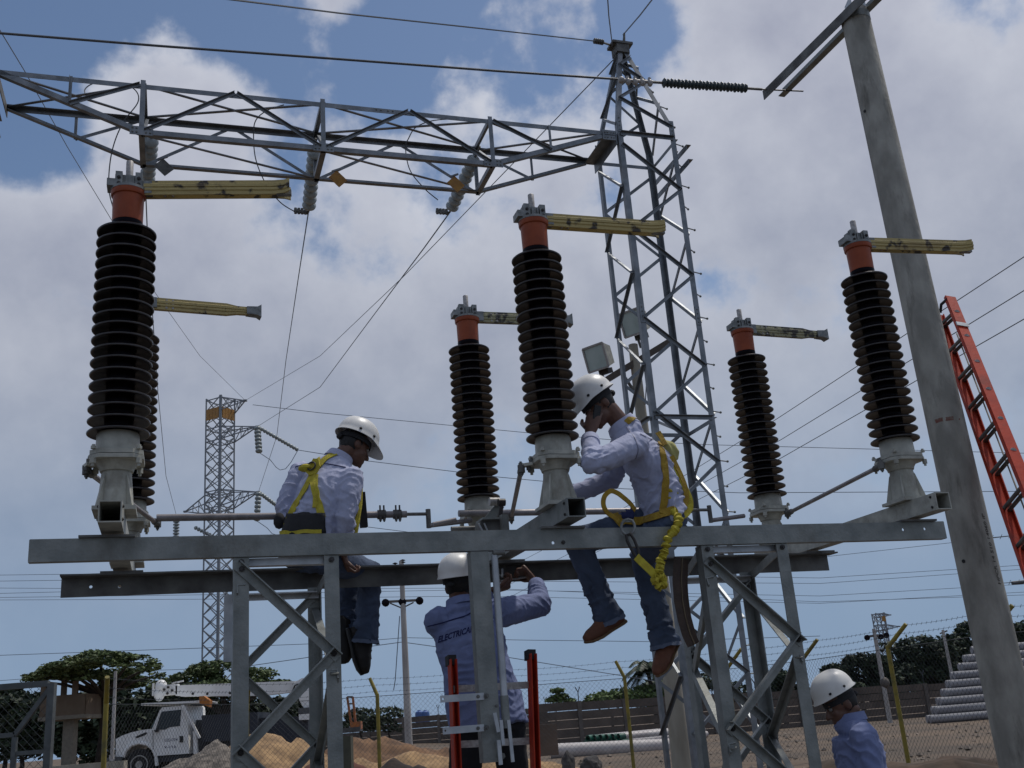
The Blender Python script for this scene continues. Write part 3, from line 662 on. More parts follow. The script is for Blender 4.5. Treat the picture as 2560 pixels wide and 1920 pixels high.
# step bolts up the near right leg
sb = MB().lathe([(.011, 0), (.011, .16), (.021, .16), (.021, .178)], 7).mesh('step_bolt', galv)
z_ = 1.2; k = 0
while z_ < za-.8:
    o = raw('step_bolt', sb, tw)
    if z_ <= ZTOP: p = L(TA1, TB0, z_)
    else:
        f_ = (z_-ZTOP)/(za-ZTOP); p = L(TA1, TB0, z_).lerp(apex, f_*.92); p.z = z_
    d = (A*.9 - B*.45).normalized() if k % 2 else (A*.95 + B*.31).normalized()
    if k % 2: d = (A*.8 + B*.75 + Z*.12).normalized()
    o.matrix_basis = orig(tw).inverted() @ (Matrix.Translation(p) @ d.to_track_quat('Z', 'Y').to_matrix().to_4x4())
    z_ += .43; k += 1
mb = MB().box(apex + Z*.02, (.42, .30, .05), (A, B, Z)).box(apex - Z*.10, (.26, .26, .18), (A, B, Z)); mb.tube([apex+Z*.0+A*.08, apex+Z*.34+A*.13], [.035, .02], 8); mb.ball(apex - A*.12 - Z*.2, .05); mb.ball(apex + A*.13 - Z*.12, .06)
mb.build('peak_cap', galv_old, tw)

# the matching tower that carries the left end, just outside the picture
tw2 = copy_tree(tw); tw2.location = V(tw.location) - A*11.66; tw2['label'] = 'second lattice tower carrying the left end of the girder at the left edge'
# insulator strings on the girder ----------------------------------------------------
def disc_string(t, p, q, n_, r, m, nm='disc'):
    d = (q-p); ln = d.length; ax = d.normalized(); st = ln/n_
    for k in range(n_):
        MB().lathe([(r*.45, 0), (r*.62, st*.12), (r*.96, st*.40), (r, st*.58), (r*.93, st*.78), (r*.6, st*.86), (r*.45, st)], 20, p + ax*(k*st), ax).build(nm, m, t)
far_arm = {}
strs = [(FA[0]+.02, (378, 345), (366, 482), 'glass disc string at the left end of the girder, behind the yellow arm'),
        (FA[1], (787, 375), (772, 520), 'long glass disc string hanging from the middle of the girder'),
        (FA[2], (1188, 392), (1128, 522), 'glass disc string hanging slanted at the right end of the girder')]
str_end = []
for a, (x0, y0), (x1, y1), lab in strs:
    p = onb(x0, y0, BB-.1); q = onb(x1, y1, BB+1.15)
    t = thing('insulator_string', lab, 'insulator string', p, 'glass insulator strings on the girder')
    disc_string(t, p, q, 9, .128, glass_disc)
    d = (q-p).normalized()
    MB().tube([p - d*.25, p], .02, 8).tube([q, q+d*.1], .02, 8).build('shackle', galv_old, t)
    mb = MB(); e = q + d*.12; mb.bar(e, e - A*.26 + Z*.03, .05, .05)
    for k in range(4): mb.lathe([(.03, -.05), (.03, .06)], 6, e - A*(.05+.06*k) + Z*.02, Z)
    mb.build('dead_end_clamp', galv_old, t)
    str_end.append(e)
# jumper loops
for k, (lab, pp, bs) in enumerate((('jumper loop at the left end of the girder', [(283, 520), (272, 470), (276, 400), (290, 345), (312, 300), (345, 255), (338, 225), (300, 208), (240, 207), (212, 225), (222, 250)], 10.6),
                              ('jumper loop in the middle of the girder', [(735, 528), (700, 505), (665, 460), (640, 400), (634, 340), (640, 300), (670, 275), (710, 262)], 10.6),
                              ('jumper loop at the right end of the girder', [(1095, 500), (1060, 470), (1025, 425), (1014, 370), (1022, 345), (1040, 318), (1080, 302), (1130, 297)], 10.6))):
    wire('jumper_cable', lab, cr([onb(x, y, bs+.5-(i_*.07)) for i_, (x, y) in enumerate(pp)]), .010, group='jumper loops on the girder')

# ---------------------------------------------------------------- far transmission tower
FY = 64.
def lattice(name, label, c, half, z0, z1, levels, arms, yaw, m, thick, panels=()):
    t = thing(name, label, 'transmission tower', (c.x, c.y, z0))
    u = V((math.cos(yaw), math.sin(yaw), 0)); v = V((-u.y, u.x, 0)); cs = [c*1 + u*sx*half + v*sy*half for sx, sy in ((-1, -1), (1, -1), (1, 1), (-1, 1))]
    for p in cs: p.z = 0
    for k, p in enumerate(cs):
        MB().bar(p+Z*z0, p+Z*z1, thick*(3.2 if k == 1 else 1.6), thick*(3.2 if k == 1 else 1.6), X).build('leg', m, t)
    st = (z1-z0)/levels
    for k in range(4):
        p, q = cs[k], cs[(k+1) % 4]
        for i in range(levels):
            za_, zb_ = z0+st*i, z0+st*(i+1)
            MB().bar(p+Z*za_, q+Z*zb_, thick, thick).build('brace', m, t); MB().bar(q+Z*za_, p+Z*zb_, thick, thick).build('brace', m, t)
    tips = []
    for (zl, zh, ln, d) in arms:
        dv = u*d; base = [c + dv*half + v*half*s for s in (-1, 1)]; tip = c + dv*(half+ln); tip = V((tip.x, tip.y, (zl+zh)/2))
        for b_ in base:
            lo, hi = V((b_.x, b_.y, zl)), V((b_.x, b_.y, zh))
            for p in (lo, hi): MB().bar(p, tip, thick*1.2, thick*1.2).build('arm_chord', m, t)
            for f0, f1 in ((.0, .3), (.3, .3), (.3, .6), (.6, .6)):
                MB().bar(lo.lerp(tip, f0), hi.lerp(tip, f1), thick*.8, thick*.8).build('arm_brace', m, t)
        for zq in (zl, zh):
            for k in range(4): MB().bar(V((cs[k].x, cs[k].y, zq)), V((cs[(k+1) % 4].x, cs[(k+1) % 4].y, zq)), thick*1.1, thick*1.1).build('ring_strut', m, t)
        MB().box(tip, (thick*4, thick*4, thick*2)).build('arm_tip', m, t)
        tips.append(tip)
    return t, tips, cs, u, v
far_m = mat('haze-lightened tower steel', (.25, .275, .30), (.19, .21, .235), rough=.7)  # steel colour lightened to carry the haze of distance
fc = at(549, 1200, FY); fc.z = 0
zf = lambda y, x=550: at(x, y, FY).z
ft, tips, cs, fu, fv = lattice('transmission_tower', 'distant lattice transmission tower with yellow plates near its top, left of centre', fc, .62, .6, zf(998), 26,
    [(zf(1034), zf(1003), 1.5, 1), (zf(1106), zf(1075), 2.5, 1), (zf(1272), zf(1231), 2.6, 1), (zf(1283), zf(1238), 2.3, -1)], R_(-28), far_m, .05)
for k, (px, py, sz) in enumerate(((540, 1040, (1.05, .05, .85)), (572, 1050, (.05, .95, .85)))):
    c = at(px, py, FY)
    d0 = fv if k else fu
    cc = fc + (-fv*.68 if k == 0 else fu*.68); cc = V((cc.x, cc.y, zf(1040)))
    t2 = thing('tower_sign', ('yellow plate with vertical ribs on the left face of the distant transmission tower', 'darker yellow plate on the right face of the distant transmission tower')[k], 'sign', cc, 'yellow plates on the distant tower')
    for i in range(4):
        MB().box(cc + d0*((i-1.5)*.27), (.25, .05, .72), (d0, d0.cross(Z), Z)).build('panel', warn_y, t2)
tE, tM, tL, tLL = tips
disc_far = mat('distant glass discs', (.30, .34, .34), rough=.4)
def hang(p, lab, dv, ln=1.35, r=.13, n_=8):
    t = thing('insulator_string', lab, 'insulator string', p, 'insulator strings on the distant tower')
    disc_string(t, p, p + dv*ln, n_, r, disc_far); return p + dv*ln
h1 = hang(tM, 'near insulator string hanging from the upper arm of the distant tower', (-Z*.9 - Y*.25 + X*.12).normalized(), 1.9, .22, 7)
h2 = hang(tL, 'near insulator string hanging from the lower right arm of the distant tower', (-Z*.95 - Y*.2).normalized(), 1.9, .2, 7)
h3 = hang(at(441, 1300, FY), 'insulator string seen below the lower left arm of the distant tower, over the beam', -Z, 1.5, .2, 8)
s1 = hang(tM, 'long string stretching right from the upper arm of the distant tower', (at(745, 1125, FY+1)-tM).normalized(), (at(745, 1125, FY+1)-tM).length, .13, 14)
s2 = hang(tL, 'long string stretching right from the lower arm of the distant tower', (at(720, 1285, FY+1)-tL).normalized(), 3.2, .13, 14)
s3 = hang(at(486, 1318, FY), 'long string slanting across the distant tower below its lower arm', (at(540, 1345, FY)-at(486, 1318, FY)).normalized(), 2.4, .13, 12)
def pxw(name, lab, pts, r, m=None, group=None, cat='wire'): return wire(name, lab, [at(*p) for p in pts], r, m, cat, group)
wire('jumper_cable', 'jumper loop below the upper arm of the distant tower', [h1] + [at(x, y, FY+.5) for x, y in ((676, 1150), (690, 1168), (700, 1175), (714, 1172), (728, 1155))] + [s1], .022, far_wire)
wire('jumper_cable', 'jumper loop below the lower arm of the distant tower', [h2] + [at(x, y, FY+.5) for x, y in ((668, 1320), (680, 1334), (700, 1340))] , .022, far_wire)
# conductors from the girder strings to the distant tower
cg = 'conductors from the girder to the distant tower'
wire('conductor', 'conductor running from the middle glass string down to the distant tower', [str_end[1]] + [at(x, y, d) for x, y, d in ((745, 700, 24), (715, 900, 35), (692, 1090, 47))] + [tL], .012, wire_m, 'wire', cg)
wire('conductor', 'conductor running from the right glass string down to the distant tower', [str_end[2]] + [at(x, y, d) for x, y, d in ((1060, 620, 20), (940, 780, 29), (800, 968, 42))] + [tM], .013, wire_m, 'wire', cg)
wire('conductor', 'conductor dropping beside the rear left insulator column to the distant tower', [str_end[0]] + [at(x, y, d) for x, y, d in ((370, 620, 20), (395, 980, 36), (415, 1190, 48), (440, 1285, 62))], .012, wire_m, 'wire', cg)
wire('earth_wire', 'thin wire from the peak of the lattice tower down to the distant tower', [apex - Z*.25 - A*.12] + [at(x, y, d) for x, y, d in ((1010, 690, 30), (800, 890, 44))] + [tE], .011, wire_m)
wire('earth_wire', 'thin wire from the upper left corner down to the top of the distant tower', [at(-420, -640, 9), at(-40, 10, 16), at(60, 175, 20), at(170, 370, 26), at(285, 560, 33), at(390, 735, 42), at(500, 890, 53), tE], .011, wire_m)
# heavy conductor to the crossarm, upper wires
wire('conductor', 'heavy conductor crossing the top of the picture to the dark polymer insulator', [at(-900, 22, 7.4), at(-60, 78, 8.4), at(0, 83, 8.5), at(400, 115, 8.9), at(850, 148, 9.2), at(1250, 178, 9.5), at(1560, 199, 9.7), at(1640, 205, 9.75)], .0125, wire_m, n=8)
wire('earth_wire', 'upper thin wire crossing the top of the picture to the tower peak', [at(-500, -125, 5.), at(540, -6, 9.5), at(850, 33, 11.4), at(1200, 71, 14), at(1490, 103, 16.6)], .011, wire_m)
t = thing('insulator_string', 'short string of small discs at the tower peak', 'insulator string', at(1490, 103, 16.6))
disc_string(t, at(1484, 102, 16.6), at(1508, 106, 16.7), 5, .055, galv_old); MB().tube([at(1506, 106, 16.7), apex - A*.2 + Z*.02], .02, 6).build('link', galv_old, t)
wire('earth_wire', 'thin wire rising straight up from the tower peak', [apex - A*.16, at(1522, 40, 14.5), at(1518, -20, 13), at(1500, -700, 5)], .011, wire_m)
wire('earth_wire', 'thin wire rising to the right from the tower peak', [apex + Z*.3 + A*.1, at(1600, 38, 15.2), at(1645, -20, 13.5), at(2100, -660, 5)], .012, wire_m)

# ---------------------------------------------------------------- concrete pole with crossarm
pc = at(2268, 618, 8); px_, py_ = pc.x, pc.y; ztop = at(2127, 31, 8).z
t = thing('concrete_pole', 'thick round concrete pole leaning into view on the right', 'pole', (px_, py_, .05))
PX = lambda z: px_ + .055 - .088*(z/ztop)      # the shaft leans a little
mb = MB()
mb.tube([V((PX(z), py_, z)) for z in (-.05, ztop*.5, ztop-.02, ztop)], [.1635, .1425, .122, .114], 40); mb.build('shaft', concrete, t, 60)
ink = mat('faded stencil ink', (.05, .043, .036), (.12, .11, .09), rough=.9, scale=80, thr=(.45, .7))
def polept(x, y, extra=.0015):
    d = ray(x, y).normalized(); tt = 8
    z = 2.; qa = d.x*d.x+d.y*d.y
    for _ in range(6):      # meet the tapered shaft
        ox, oy = CAM.x-PX(z), CAM.y-py_; qb = ox*d.x+oy*d.y; r = .1635 - .0415*z/ztop
        disc = qb*qb - qa*(ox*ox+oy*oy-(r+extra)**2); tt = (-qb - math.sqrt(max(0, disc)))/qa
        z = CAM.z+d.z*tt
    return CAM + d*tt
def stroke(m_, pts, hw):
    for (x0, y0), (x1, y1) in zip(pts, pts[1:]):
        dx, dy = x1-x0, y1-y0; ln = math.hypot(dx, dy) or 1; nx, ny = -dy/ln*hw, dx/ln*hw
        m_.add([polept(x0+nx, y0+ny), polept(x1+nx, y1+ny), polept(x1-nx, y1-ny), polept(x0-nx, y0-ny)], [(0, 1, 2, 3)])
# stencilled marks run down the shaft
def decal_text(txt, place, m, name, parent, size=.015):
    cu = bpy.data.curves.new(name, 'FONT'); cu.body = txt; cu.size = 1; cu.offset = size; cu.resolution_u = 2; ob = bpy.data.objects.new(name, cu); COL.objects.link(ob)
    dg = bpy.context.evaluated_depsgraph_get(); dg.update(); me = bpy.data.meshes.new_from_object(ob.evaluated_get(dg)); COL.objects.unlink(ob); bpy.data.objects.remove(ob)
    bm = bmesh.new(); bm.from_mesh(me); bmesh.ops.triangulate(bm, faces=bm.faces)
    bmesh.ops.subdivide_edges(bm, edges=[e for e in bm.edges if e.calc_length() > .25], cuts=2); bmesh.ops.triangulate(bm, faces=bm.faces)
    wmax = max(v_.co.x for v_ in bm.verts); keep = {}
    inv = orig(parent).inverted() if parent else Matrix.Identity(4); bad = []
    for v_ in bm.verts:
        p = place(v_.co.x/wmax, v_.co.y)
        if p is None: bad.append(v_)
        else: v_.co = inv @ p
    bmesh.ops.delete(bm, geom=bad, context='VERTS')
    bm.to_mesh(me); bm.free(); me.materials.clear(); me.materials.append(m); o = raw(name, me, parent); return o
def place_pole(u, v):
    # u 0..1 runs from the lower end upward along the shaft, v is the letter height
    cx, cy = 2497 + (2454-2497)*u, 1462 + (1284-1462)*u
    return polept(cx + 1.5 + v*-9.5 + 4.5, cy - v*2.0)
decal_text('HPCR 14 510 14060 IP', place_pole, ink, 'stencil_lettering', t)
mb = MB()
for x, y, rr in ((2162, 278, .014), (2409, 1403, .014)):
    p = polept(x, y, .002); n_ = V((p.x-PX(p.z), p.y-py_, 0)).normalized(); mb.lathe([(rr, 0), (rr, .004)], 10, p, n_)
mb.build('bolt_hole', black_rub, t)
mb = MB(); stroke(mb, [(2338, 1054), (2352, 1049), (2370, 1047), (2384, 1045)], 5); stroke(mb, [(2380, 1046), (2400, 1048)], 2); mb.build('red_mark', mat('faded red paint', (.19, .055, .04), (.2, .15, .12), rough=.9, scale=50), t)
ZC = ztop - .03
px_ = PX(ztop)
t = thing('crossarm', 'pair of dark steel angle arms at the top of the concrete pole', 'crossarm', (px_, py_, ZC))
for k, ((x0, y0), (x1, y1), s_) in enumerate((((2125, 10), (1906, 228), 1), ((2165, 40), (1961, 243), -1))):
    p = onz(x0, y0, ZC); q = onz(x1, y1, ZC); d = (q-p).normalized(); p = p - d*1.2
    sd_ = d.cross(Z)
    MB().angle(q, p, -Z if k == 0 else Z, sd_*s_, .10, .085 if k == 0 else .07, .008).build('arm', galv_old if k == 0 else galv, t)
MB().lathe([(.127, -.05), (.127, .02)], 24, (px_, py_, ztop-.07), Z, False).build('pole_band', galv, t)
mb = MB(); pth = [onz(1868, 222, ZC-.02), onz(2008, 228, ZC-.02)]; mb.tube(pth, .008, 6); mb.build('through_bolt', dark_bolt, t)
mb = MB()
for dx in (-.06, .0, .06): mb.box((px_+dx, py_-.05, ztop+.02), (.03, .1, .08))
mb.build('saddle', galv_new, t)
t = thing('polymer_insulator', 'dark ribbed polymer insulator pulling on the crossarm', 'insulator', onz(1760, 214, ZC))
p, q = onz(1656, 207, ZC-.02), onz(1868, 221, ZC-.02); ax = (q-p); ln = ax.length; ax.normalize(); prof = []
nsh = 24
for k in range(nsh): prof += [(.028, ln*(k+.05)/nsh), (.048 if k % 2 == 0 else .043, ln*(k+.45)/nsh), (.048 if k % 2 == 0 else .043, ln*(k+.62)/nsh), (.028, ln*(k+.92)/nsh)]
MB().lathe(prof, 18, p, ax).build('ribbed_rod', polymer, t)
MB().tube([p - ax*.14, p + ax*.03], .013, 8).tube([q - ax*.03, q + ax*.16], .013, 8).build('end_fitting', galv_old, t)
e = at(1640, 205, 9.75)
mb = MB().tube([p-ax*.4, p - ax*.1], .018, 8)
for k in range(4): mb.ball(p - ax*(.13+.075*k) - Z*.012, (.028, .028, .04)); mb.lathe([(.016, 0), (.016, .045)], 6, p - ax*(.13+.075*k), Z)
mb.ball(p-ax*.42, .035); mb.build('dead_end_clamp', rod_m, t)
wire('conductor', 'short tail of heavy conductor at the polymer insulator', [at(1640, 205, 9.75), p - ax*.3], .0125, wire_m)

# extension ladder leaning on the pole ---------------------------------------------
t = thing('extension_ladder', 'orange-red extension ladder leaning on the concrete pole, cut by the right edge', 'ladder', (px_+.5, py_+.4, 0))
ra = [at(2376, 742, 8.45), at(2588, 1262, 7.05)]        # near rail
rb = [at(2338, 770, 8.75), at(2583, 1470, 7.25)]        # far rail
da = (ra[1]-ra[0]).normalized(); db = (rb[1]-rb[0]).normalized(); wdir = (rb[0]-ra[0]).normalized()
dd = da; nrm = wdir.cross(dd).normalized()
def rail(p, q, s_, nm='rail'):
    d = (q-p).normalized(); q = p + d*((q-p).length+2.4)
    m_ = MB(); m_.bar(p, q, .012, .085, nrm); m_.bar(p + nrm*.040 + wdir*s_*.018, q + nrm*.040 + wdir*s_*.018, .030, .008, nrm); m_.bar(p - nrm*.040 + wdir*s_*.018, q - nrm*.040 + wdir*s_*.018, .030, .008, nrm)
    return m_.build(nm, red_fg, t)
rail(ra[0], ra[1], 1); rail(rb[0]+db*.1, rb[1], -1)
ln = (ra[1]-ra[0]).length
for k in range(11):
    s_ = .24 + .35*k
    p = ra[0] + da*s_; q = rb[0] + db*(s_+.02)
    for off in (-.022, .022):
        MB().tube([p + nrm*off, q + nrm*off], .0155, 8).build('rung', galv_old, t)
    mb = MB(); mb.lathe([(.024, -.012), (.024, .0), (.012, .002)], 12, p - wdir*.004, -wdir); mb.build('rung_plate', rod_m, t)
MB().box(ra[0] + da*.42 - wdir*.012, (.1, .016, .05), (nrm, wdir, dd)).build('label_plate', galv_new, t)
for off in (.10, .15):
    p = ra[0].lerp(rb[0], off/.42*1.6) + da*.45 - nrm*.03
    MB().tube([p, p + (da*.7+db*.3).normalized()*3.2], .006, 6).build('rope', mat('hauling rope', (.22, .17, .12)), t)
mb = MB(); mb.tube([ra[0] + da*.05 + nrm*.04, ra[0]+da*.06 + wdir*.12 + nrm*.04, ra[0] + da*.14 + wdir*.2 + nrm*.03], .013, 8); mb.build('hook', black_rub, t)

# ---------------------------------------------------------------- floodlight pole behind the tower
FP = at(1640, 1350, 19.); fx, fy = FP.x, FP.y; fz = at(1585, 862, 19.).z
t = thing('floodlight_pole', 'pale concrete pole behind the lattice tower, carrying floodlights', 'pole', (fx, fy, .4))
MB().lathe([(.185, .3), (.09, fz)], 24, (fx, fy, 0)).build('shaft', concrete_l, t, 60)
cp = at(1585, 905, 19.)
MB().bar(at(1500, 960, 18.7), at(1680, 850, 19.3), .10, .12).build('crossarm', mat('grey timber', (.12, .10, .085), (.075, .062, .05), rough=.9, scale=12, stretch=(1, 8, 8)), t)
MB().tube([at(1560, 940, 18.8), V((fx, fy, fz-1.1))], .03, 8).build('arm_brace', galv_old, t)
MB().tube([at(1612, 900, 18.9), at(1616, 960, 18.9), at(1613, 1012, 18.9)], .010, 6).build('cable', wire_m, t)
lens_m = mat('floodlight lens', (.46, .54, .52), (.38, .46, .44), rough=.25, scale=4)
for k, (x, y, lab) in enumerate(((1500, 893, 'lower floodlight at the left of the floodlight pole, by the white helmet'), (1590, 806, 'upper floodlight seen through the lattice tower'))):
    c = at(x, y, 18.9); f_ = V((-.62, -.72, -.28)).normalized(); s_ = f_.cross(Z).normalized(); u_ = s_.cross(f_)
    t = thing('floodlight', lab, 'floodlight', c, 'floodlights on the pole')
    hw = .235; pts = [c + s_*a*hw + u_*b_*hw + f_*.14 for a, b_ in ((-1, -1), (1, -1), (1, 1), (-1, 1))]; bk = [c + s_*a*hw*.75 + u_*b_*hw*.72 - f_*.17 for a, b_ in ((-1, -1), (1, -1), (1, 1), (-1, 1))]
    m_ = MB().add(pts + bk, [(4, 5, 6, 7)] + [(i_, (i_+1) % 4, (i_+1) % 4+4, i_+4) for i_ in range(4)] + [(0, 3, 2, 1)]); m_.fix = True; m_.build('housing', white_cast, t)
    m_ = MB()
    for i_ in range(4): m_.bar(pts[i_] + f_*.012, pts[(i_+1) % 4] + f_*.012, .035, .03, f_)
    m_.build('rim', rod_m, t)
    MB().box(c + f_*.144, (2*hw-.04, 2*hw-.04, .006), (s_, u_, f_)).build('lens', lens_m, t)
    MB().box(c - u_*.29 - f_*.06, (.22, .16, .10), (s_, f_, u_)).build('ballast_box', dark_bolt, t)
    MB().tube([c - u_*.3 + s_*.06, c - u_*.5 + s_*.05], .025, 6).build('bracket', galv_old, t)
# ---------------------------------------------------------------- chain link fence
fp = [(-6.75, 17.0), (-5.9, 22.2), (-3.42, 23.4), (-.7, 24.0), (2.0, 24.4), (4.2, 23.7), (5.52, 22.4), (6.40, 19.6), (7.1, 16.8), (7.75, 14.0)]
fp = [V((x, y, G(x, y))) for x, y in fp]
ft_ = thing('chain_link_fence', 'chain link fence on yellow posts with barbed wire, all round the yard', 'fence', fp[4])
FH = 2.0
armd = V((.35, -.94, 0)).normalized()
for k, p in enumerate(fp):
    if k == 1: ht = FH
    d = ((fp[min(k+1, len(fp)-1)]-fp[max(k-1, 0)])).normalized(); n_ = V((d.y, -d.x, 0))
    sgn = V((-.35, .1, 0)) if k in (2, 3, 4) else V((.30, -.30, 0)) if k > 4 else V((.13, -.33, 0))
    r_ = .040 if k != 1 else .03
    MB().tube([p - Z*.1, p + Z*FH], r_, 10).tube([p + Z*(FH-.03), p + Z*(FH+.34) + sgn*(.45 if k in (2, 3, 4) else 1.)], [r_, r_*.9], 10).build('post', yellow_post, ft_)
def armtip(k, f_):
    sgn = V((-.35, .1, 0))*.45 if k in (2, 3, 4) else V((.30, -.30, 0)) if k > 4 else V((.13, -.33, 0))
    return fp[k] + Z*(FH+.34*f_) + sgn*f_
for f_ in (.15, .55, .95):
    mb = MB()
    for k in range(len(fp)-1):
        p, q = armtip(k, f_), armtip(k+1, f_); pts = sag(p, q, .03, 8); mb.tube(pts, .0035, 4)
        nb = int((q-p).length/.14)
        for i in range(nb):
            c = p.lerp(q, (i+.5)/nb) - Z*(.03*4*((i+.5)/nb)*(1-(i+.5)/nb)); s_ = .024
            mb.bar(c + V((-s_*.6, 0, -s_)), c + V((s_*.6, 0, s_)), .005, .005, Y)
    mb.build('barbed_strand', mesh_m, ft_, 0)
def mesh_panel(p, q, h0, h1, pitch, th, parent, nm='mesh_panel', m=None):
    """real diamond wire: two families of slanting wires clipped to the panel"""
    d = q-p; d.z = 0; ln = d.length; d.normalize(); z0, z1 = p.z, q.z; mb = MB(); hh = h1-h0; nrm = V((d.y, -d.x, 0))
    def pt(s_, h): return p + d*s_ + Z*((z1-z0)*s_/ln + h0 + h)
    n = int((ln+hh)/pitch)
    for i in range(n+1):
        s0 = i*pitch
        for sg in (1, -1):
            a_ = s0 - hh if sg == 1 else s0; b_ = s0 if sg == 1 else s0-hh
            sA, hA, sB, hB = a_, 0., b_, hh
            if a_ < b_:
                if sA < 0: hA = -sA; sA = 0
                if sB > ln: hB = hh-(sB-ln); sB = ln
            else:
                if sA > ln: hA = sA-ln; sA = ln
                if sB < 0: hB = hh+sB; sB = 0
            if hB-hA < .02: continue
            P_, Q_ = pt(sA, hA) + nrm*(.003*sg), pt(sB, hB) + nrm*(.003*sg)
            ax = (Q_-P_).normalized(); u = ax.cross(nrm)*th
            vs = [P_+u, P_-u*.5+nrm*th*.8, P_-u*.5-nrm*th*.8, Q_+u, Q_-u*.5+nrm*th*.8, Q_-u*.5-nrm*th*.8]
            mb.add(vs, [(0, 1, 4, 3), (1, 2, 5, 4), (2, 0, 3, 5)])
    o = mb.build(nm, m or mesh_m, parent, 0); o['kind'] = 'stuff'; return o
for k in range(len(fp)-1):
    mesh_panel(fp[k], fp[k+1], .03, FH-.04, .105, .0024, ft_)
    MB().tube([fp[k]+Z*(FH-.05), fp[k+1]+Z*(FH-.05)], .006, 5).build('top_wire', mesh_m, ft_)
# gate leaf on the left
GY = 11.; gz = G(-5, GY)
gt = thing('chain_link_gate', 'dark steel framed chain link gate leaf at the left edge', 'gate', V((-5.9, GY, gz)))
steel_g = mat('grey painted gate steel', (.10, .11, .11), (.06, .065, .065), rough=.6)
g = lambda x, y: at(x, y, GY)
tr = g(131, 1708); tl = V((-7.6, GY, tr.z)); 
MB().bar(V((tr.x, GY, gz+.1)), V((tr.x, GY, tr.z)), .07, .07).build('frame_post', steel_g, gt)
MB().bar(tl, tr - X*.036, .06, .06).build('top_rail', steel_g, gt)
zb_ = g(20, 1838).z; xb = g(37, 1850).x; zc_ = g(90, 1880).z
MB().bar(g(124, 1722), V((xb, GY, zb_)), .045, .045).build('diagonal_brace', steel_g, gt)
MB().bar(V((-7.6, GY, zb_)), V((xb, GY, zb_)), .045, .045).build('mid_rail', steel_g, gt)
MB().bar(V((xb, GY, gz+.1)), V((xb, GY, zb_-.025)), .045, .045).build('mid_post', steel_g, gt)
MB().bar(V((xb+.025, GY, zc_)), V((tr.x-.036, GY, zc_)), .04, .04).build('low_rail', steel_g, gt)
MB().bar(V((-7.6, GY, gz+.13)), V((tr.x, GY, gz+.13)), .06, .06).build('bottom_rail', steel_g, gt)
mesh_panel(V((-7.6, GY+.02, gz)), V((tr.x-.03, GY+.02, gz)), .1, tr.z-gz-.02, .085, .0024, gt)
# ---------------------------------------------------------------- block walls
slab_a = mat('precast wall concrete', (.125, .10, .083), (.078, .064, .054), rough=.9, scale=1.3, bump=.4, bscale=14, detail=8)
slab_b = mat('wall post concrete', (.15, .13, .115), (.10, .088, .078), rough=.9, scale=2)
def wall(label, p, q, ztop_p, ztop_q, bays, rows, group=None):
    t = thing('precast_wall', label, 'wall', (p+q)/2, group); d = q-p; d.z = 0; ln = d.length; d.normalize(); n_ = V((d.y, -d.x, 0)); st = ln/bays
    for i in range(bays+1):
        f_ = i/bays; c = p.lerp(q, f_); c.z = G(c.x, c.y)-.15; zt_ = ztop_p+(ztop_q-ztop_p)*f_
        MB().box(V((c.x, c.y, (c.z+zt_)/2)), (.20, .22, zt_-c.z+.04), (d, n_, Z)).build('wall_post', slab_b, t)
        if i % 1 == 0:
            for s_ in (-1, 1): MB().tube([V((c.x, c.y, zt_+.02)), V((c.x, c.y, zt_+.45)), V((c.x, c.y, zt_+.7)) + d*s_*.12], .025, 5).build('barb_holder', mesh_m, t)
        if i == bays: break
        for r in range(rows):
            f1 = (i+.5)/bays; m_ = p.lerp(q, f1); zb2 = G(m_.x, m_.y)-.15; zt2 = ztop_p+(ztop_q-ztop_p)*f1; hh = (zt2-zb2)/rows
            jit = random.uniform(-.015, .015)
            MB().box(V((m_.x, m_.y, zb2+hh*(r+.5))) + n_*jit, (st-.22, .10, hh-.03), (d, n_, Z)).build('slab', slab_a, t)
    return t
wg = 'precast walls behind the yard'
wall('long brown precast slab wall behind the pipes on the right', V((-.2, 54.5, 0)), V((25, 58.5, 0)), 2.45, 1.85, 11, 5, wg)
wall('lower brown precast slab wall farther off, behind the sand heaps', V((-26, 84, 0)), V((.6, 80, 0)), 2.75, 2.55, 10, 5, wg)
# ---------------------------------------------------------------- heaps
def heap(name, label, peaks, y0, m, seed, rough=.17, cat='heap', res=70):
    """peaks: (px x, px y of crest, half width m, depth m) measured on the plane y0"""
    xs = [at(x, y, y0) for x, y, *_ in peaks]
    lo = min(p.x - pk[2]*1.3 for p, pk in zip(xs, peaks)); hi = max(p.x + pk[2]*1.3 for p, pk in zip(xs, peaks)); dp = max(pk[3] for pk in peaks)
    bm = bmesh.new(); gr = []
    for i in range(res+1):
        row = []
        for j in range(25):
            x = lo+(hi-lo)*i/res; y = y0-dp+2*dp*j/24; z = -.25
            for p, pk in zip(xs, peaks):
                r = math.hypot((x-p.x)/pk[2], (y-y0)/pk[3]); z = max(z, (p.z-G(x, y))*max(0, 1-r)**.9 + .0)
            z += rough*(noise.fractal(V((x*1.6+seed, y*1.6, seed)), 1., 2., 6)) * (1 if z > -.1 else .3)
            row.append(bm.verts.new((x, y, G(x, y)+z-.05)))
        gr.append(row)
    for i in range(res):
        for j in range(24): bm.faces.new((gr[i][j], gr[i+1][j], gr[i+1][j+1], gr[i][j+1]))
    me = bpy.data.meshes.new(name); bm.to_mesh(me); bm.free(); me.polygons.foreach_set('use_smooth', [True]*len(me.polygons)); me.materials.append(m)
    return tag(raw(name, me), label, cat)
sand = mat('yellow sand', (.37, .235, .115), (.20, .125, .065), rough=.95, scale=3.5, bump=1., bscale=12, detail=10)
sand_b = mat('brown soil', (.20, .11, .055), (.10, .055, .03), rough=.95, scale=1.8, bump=.8, bscale=8, detail=8)
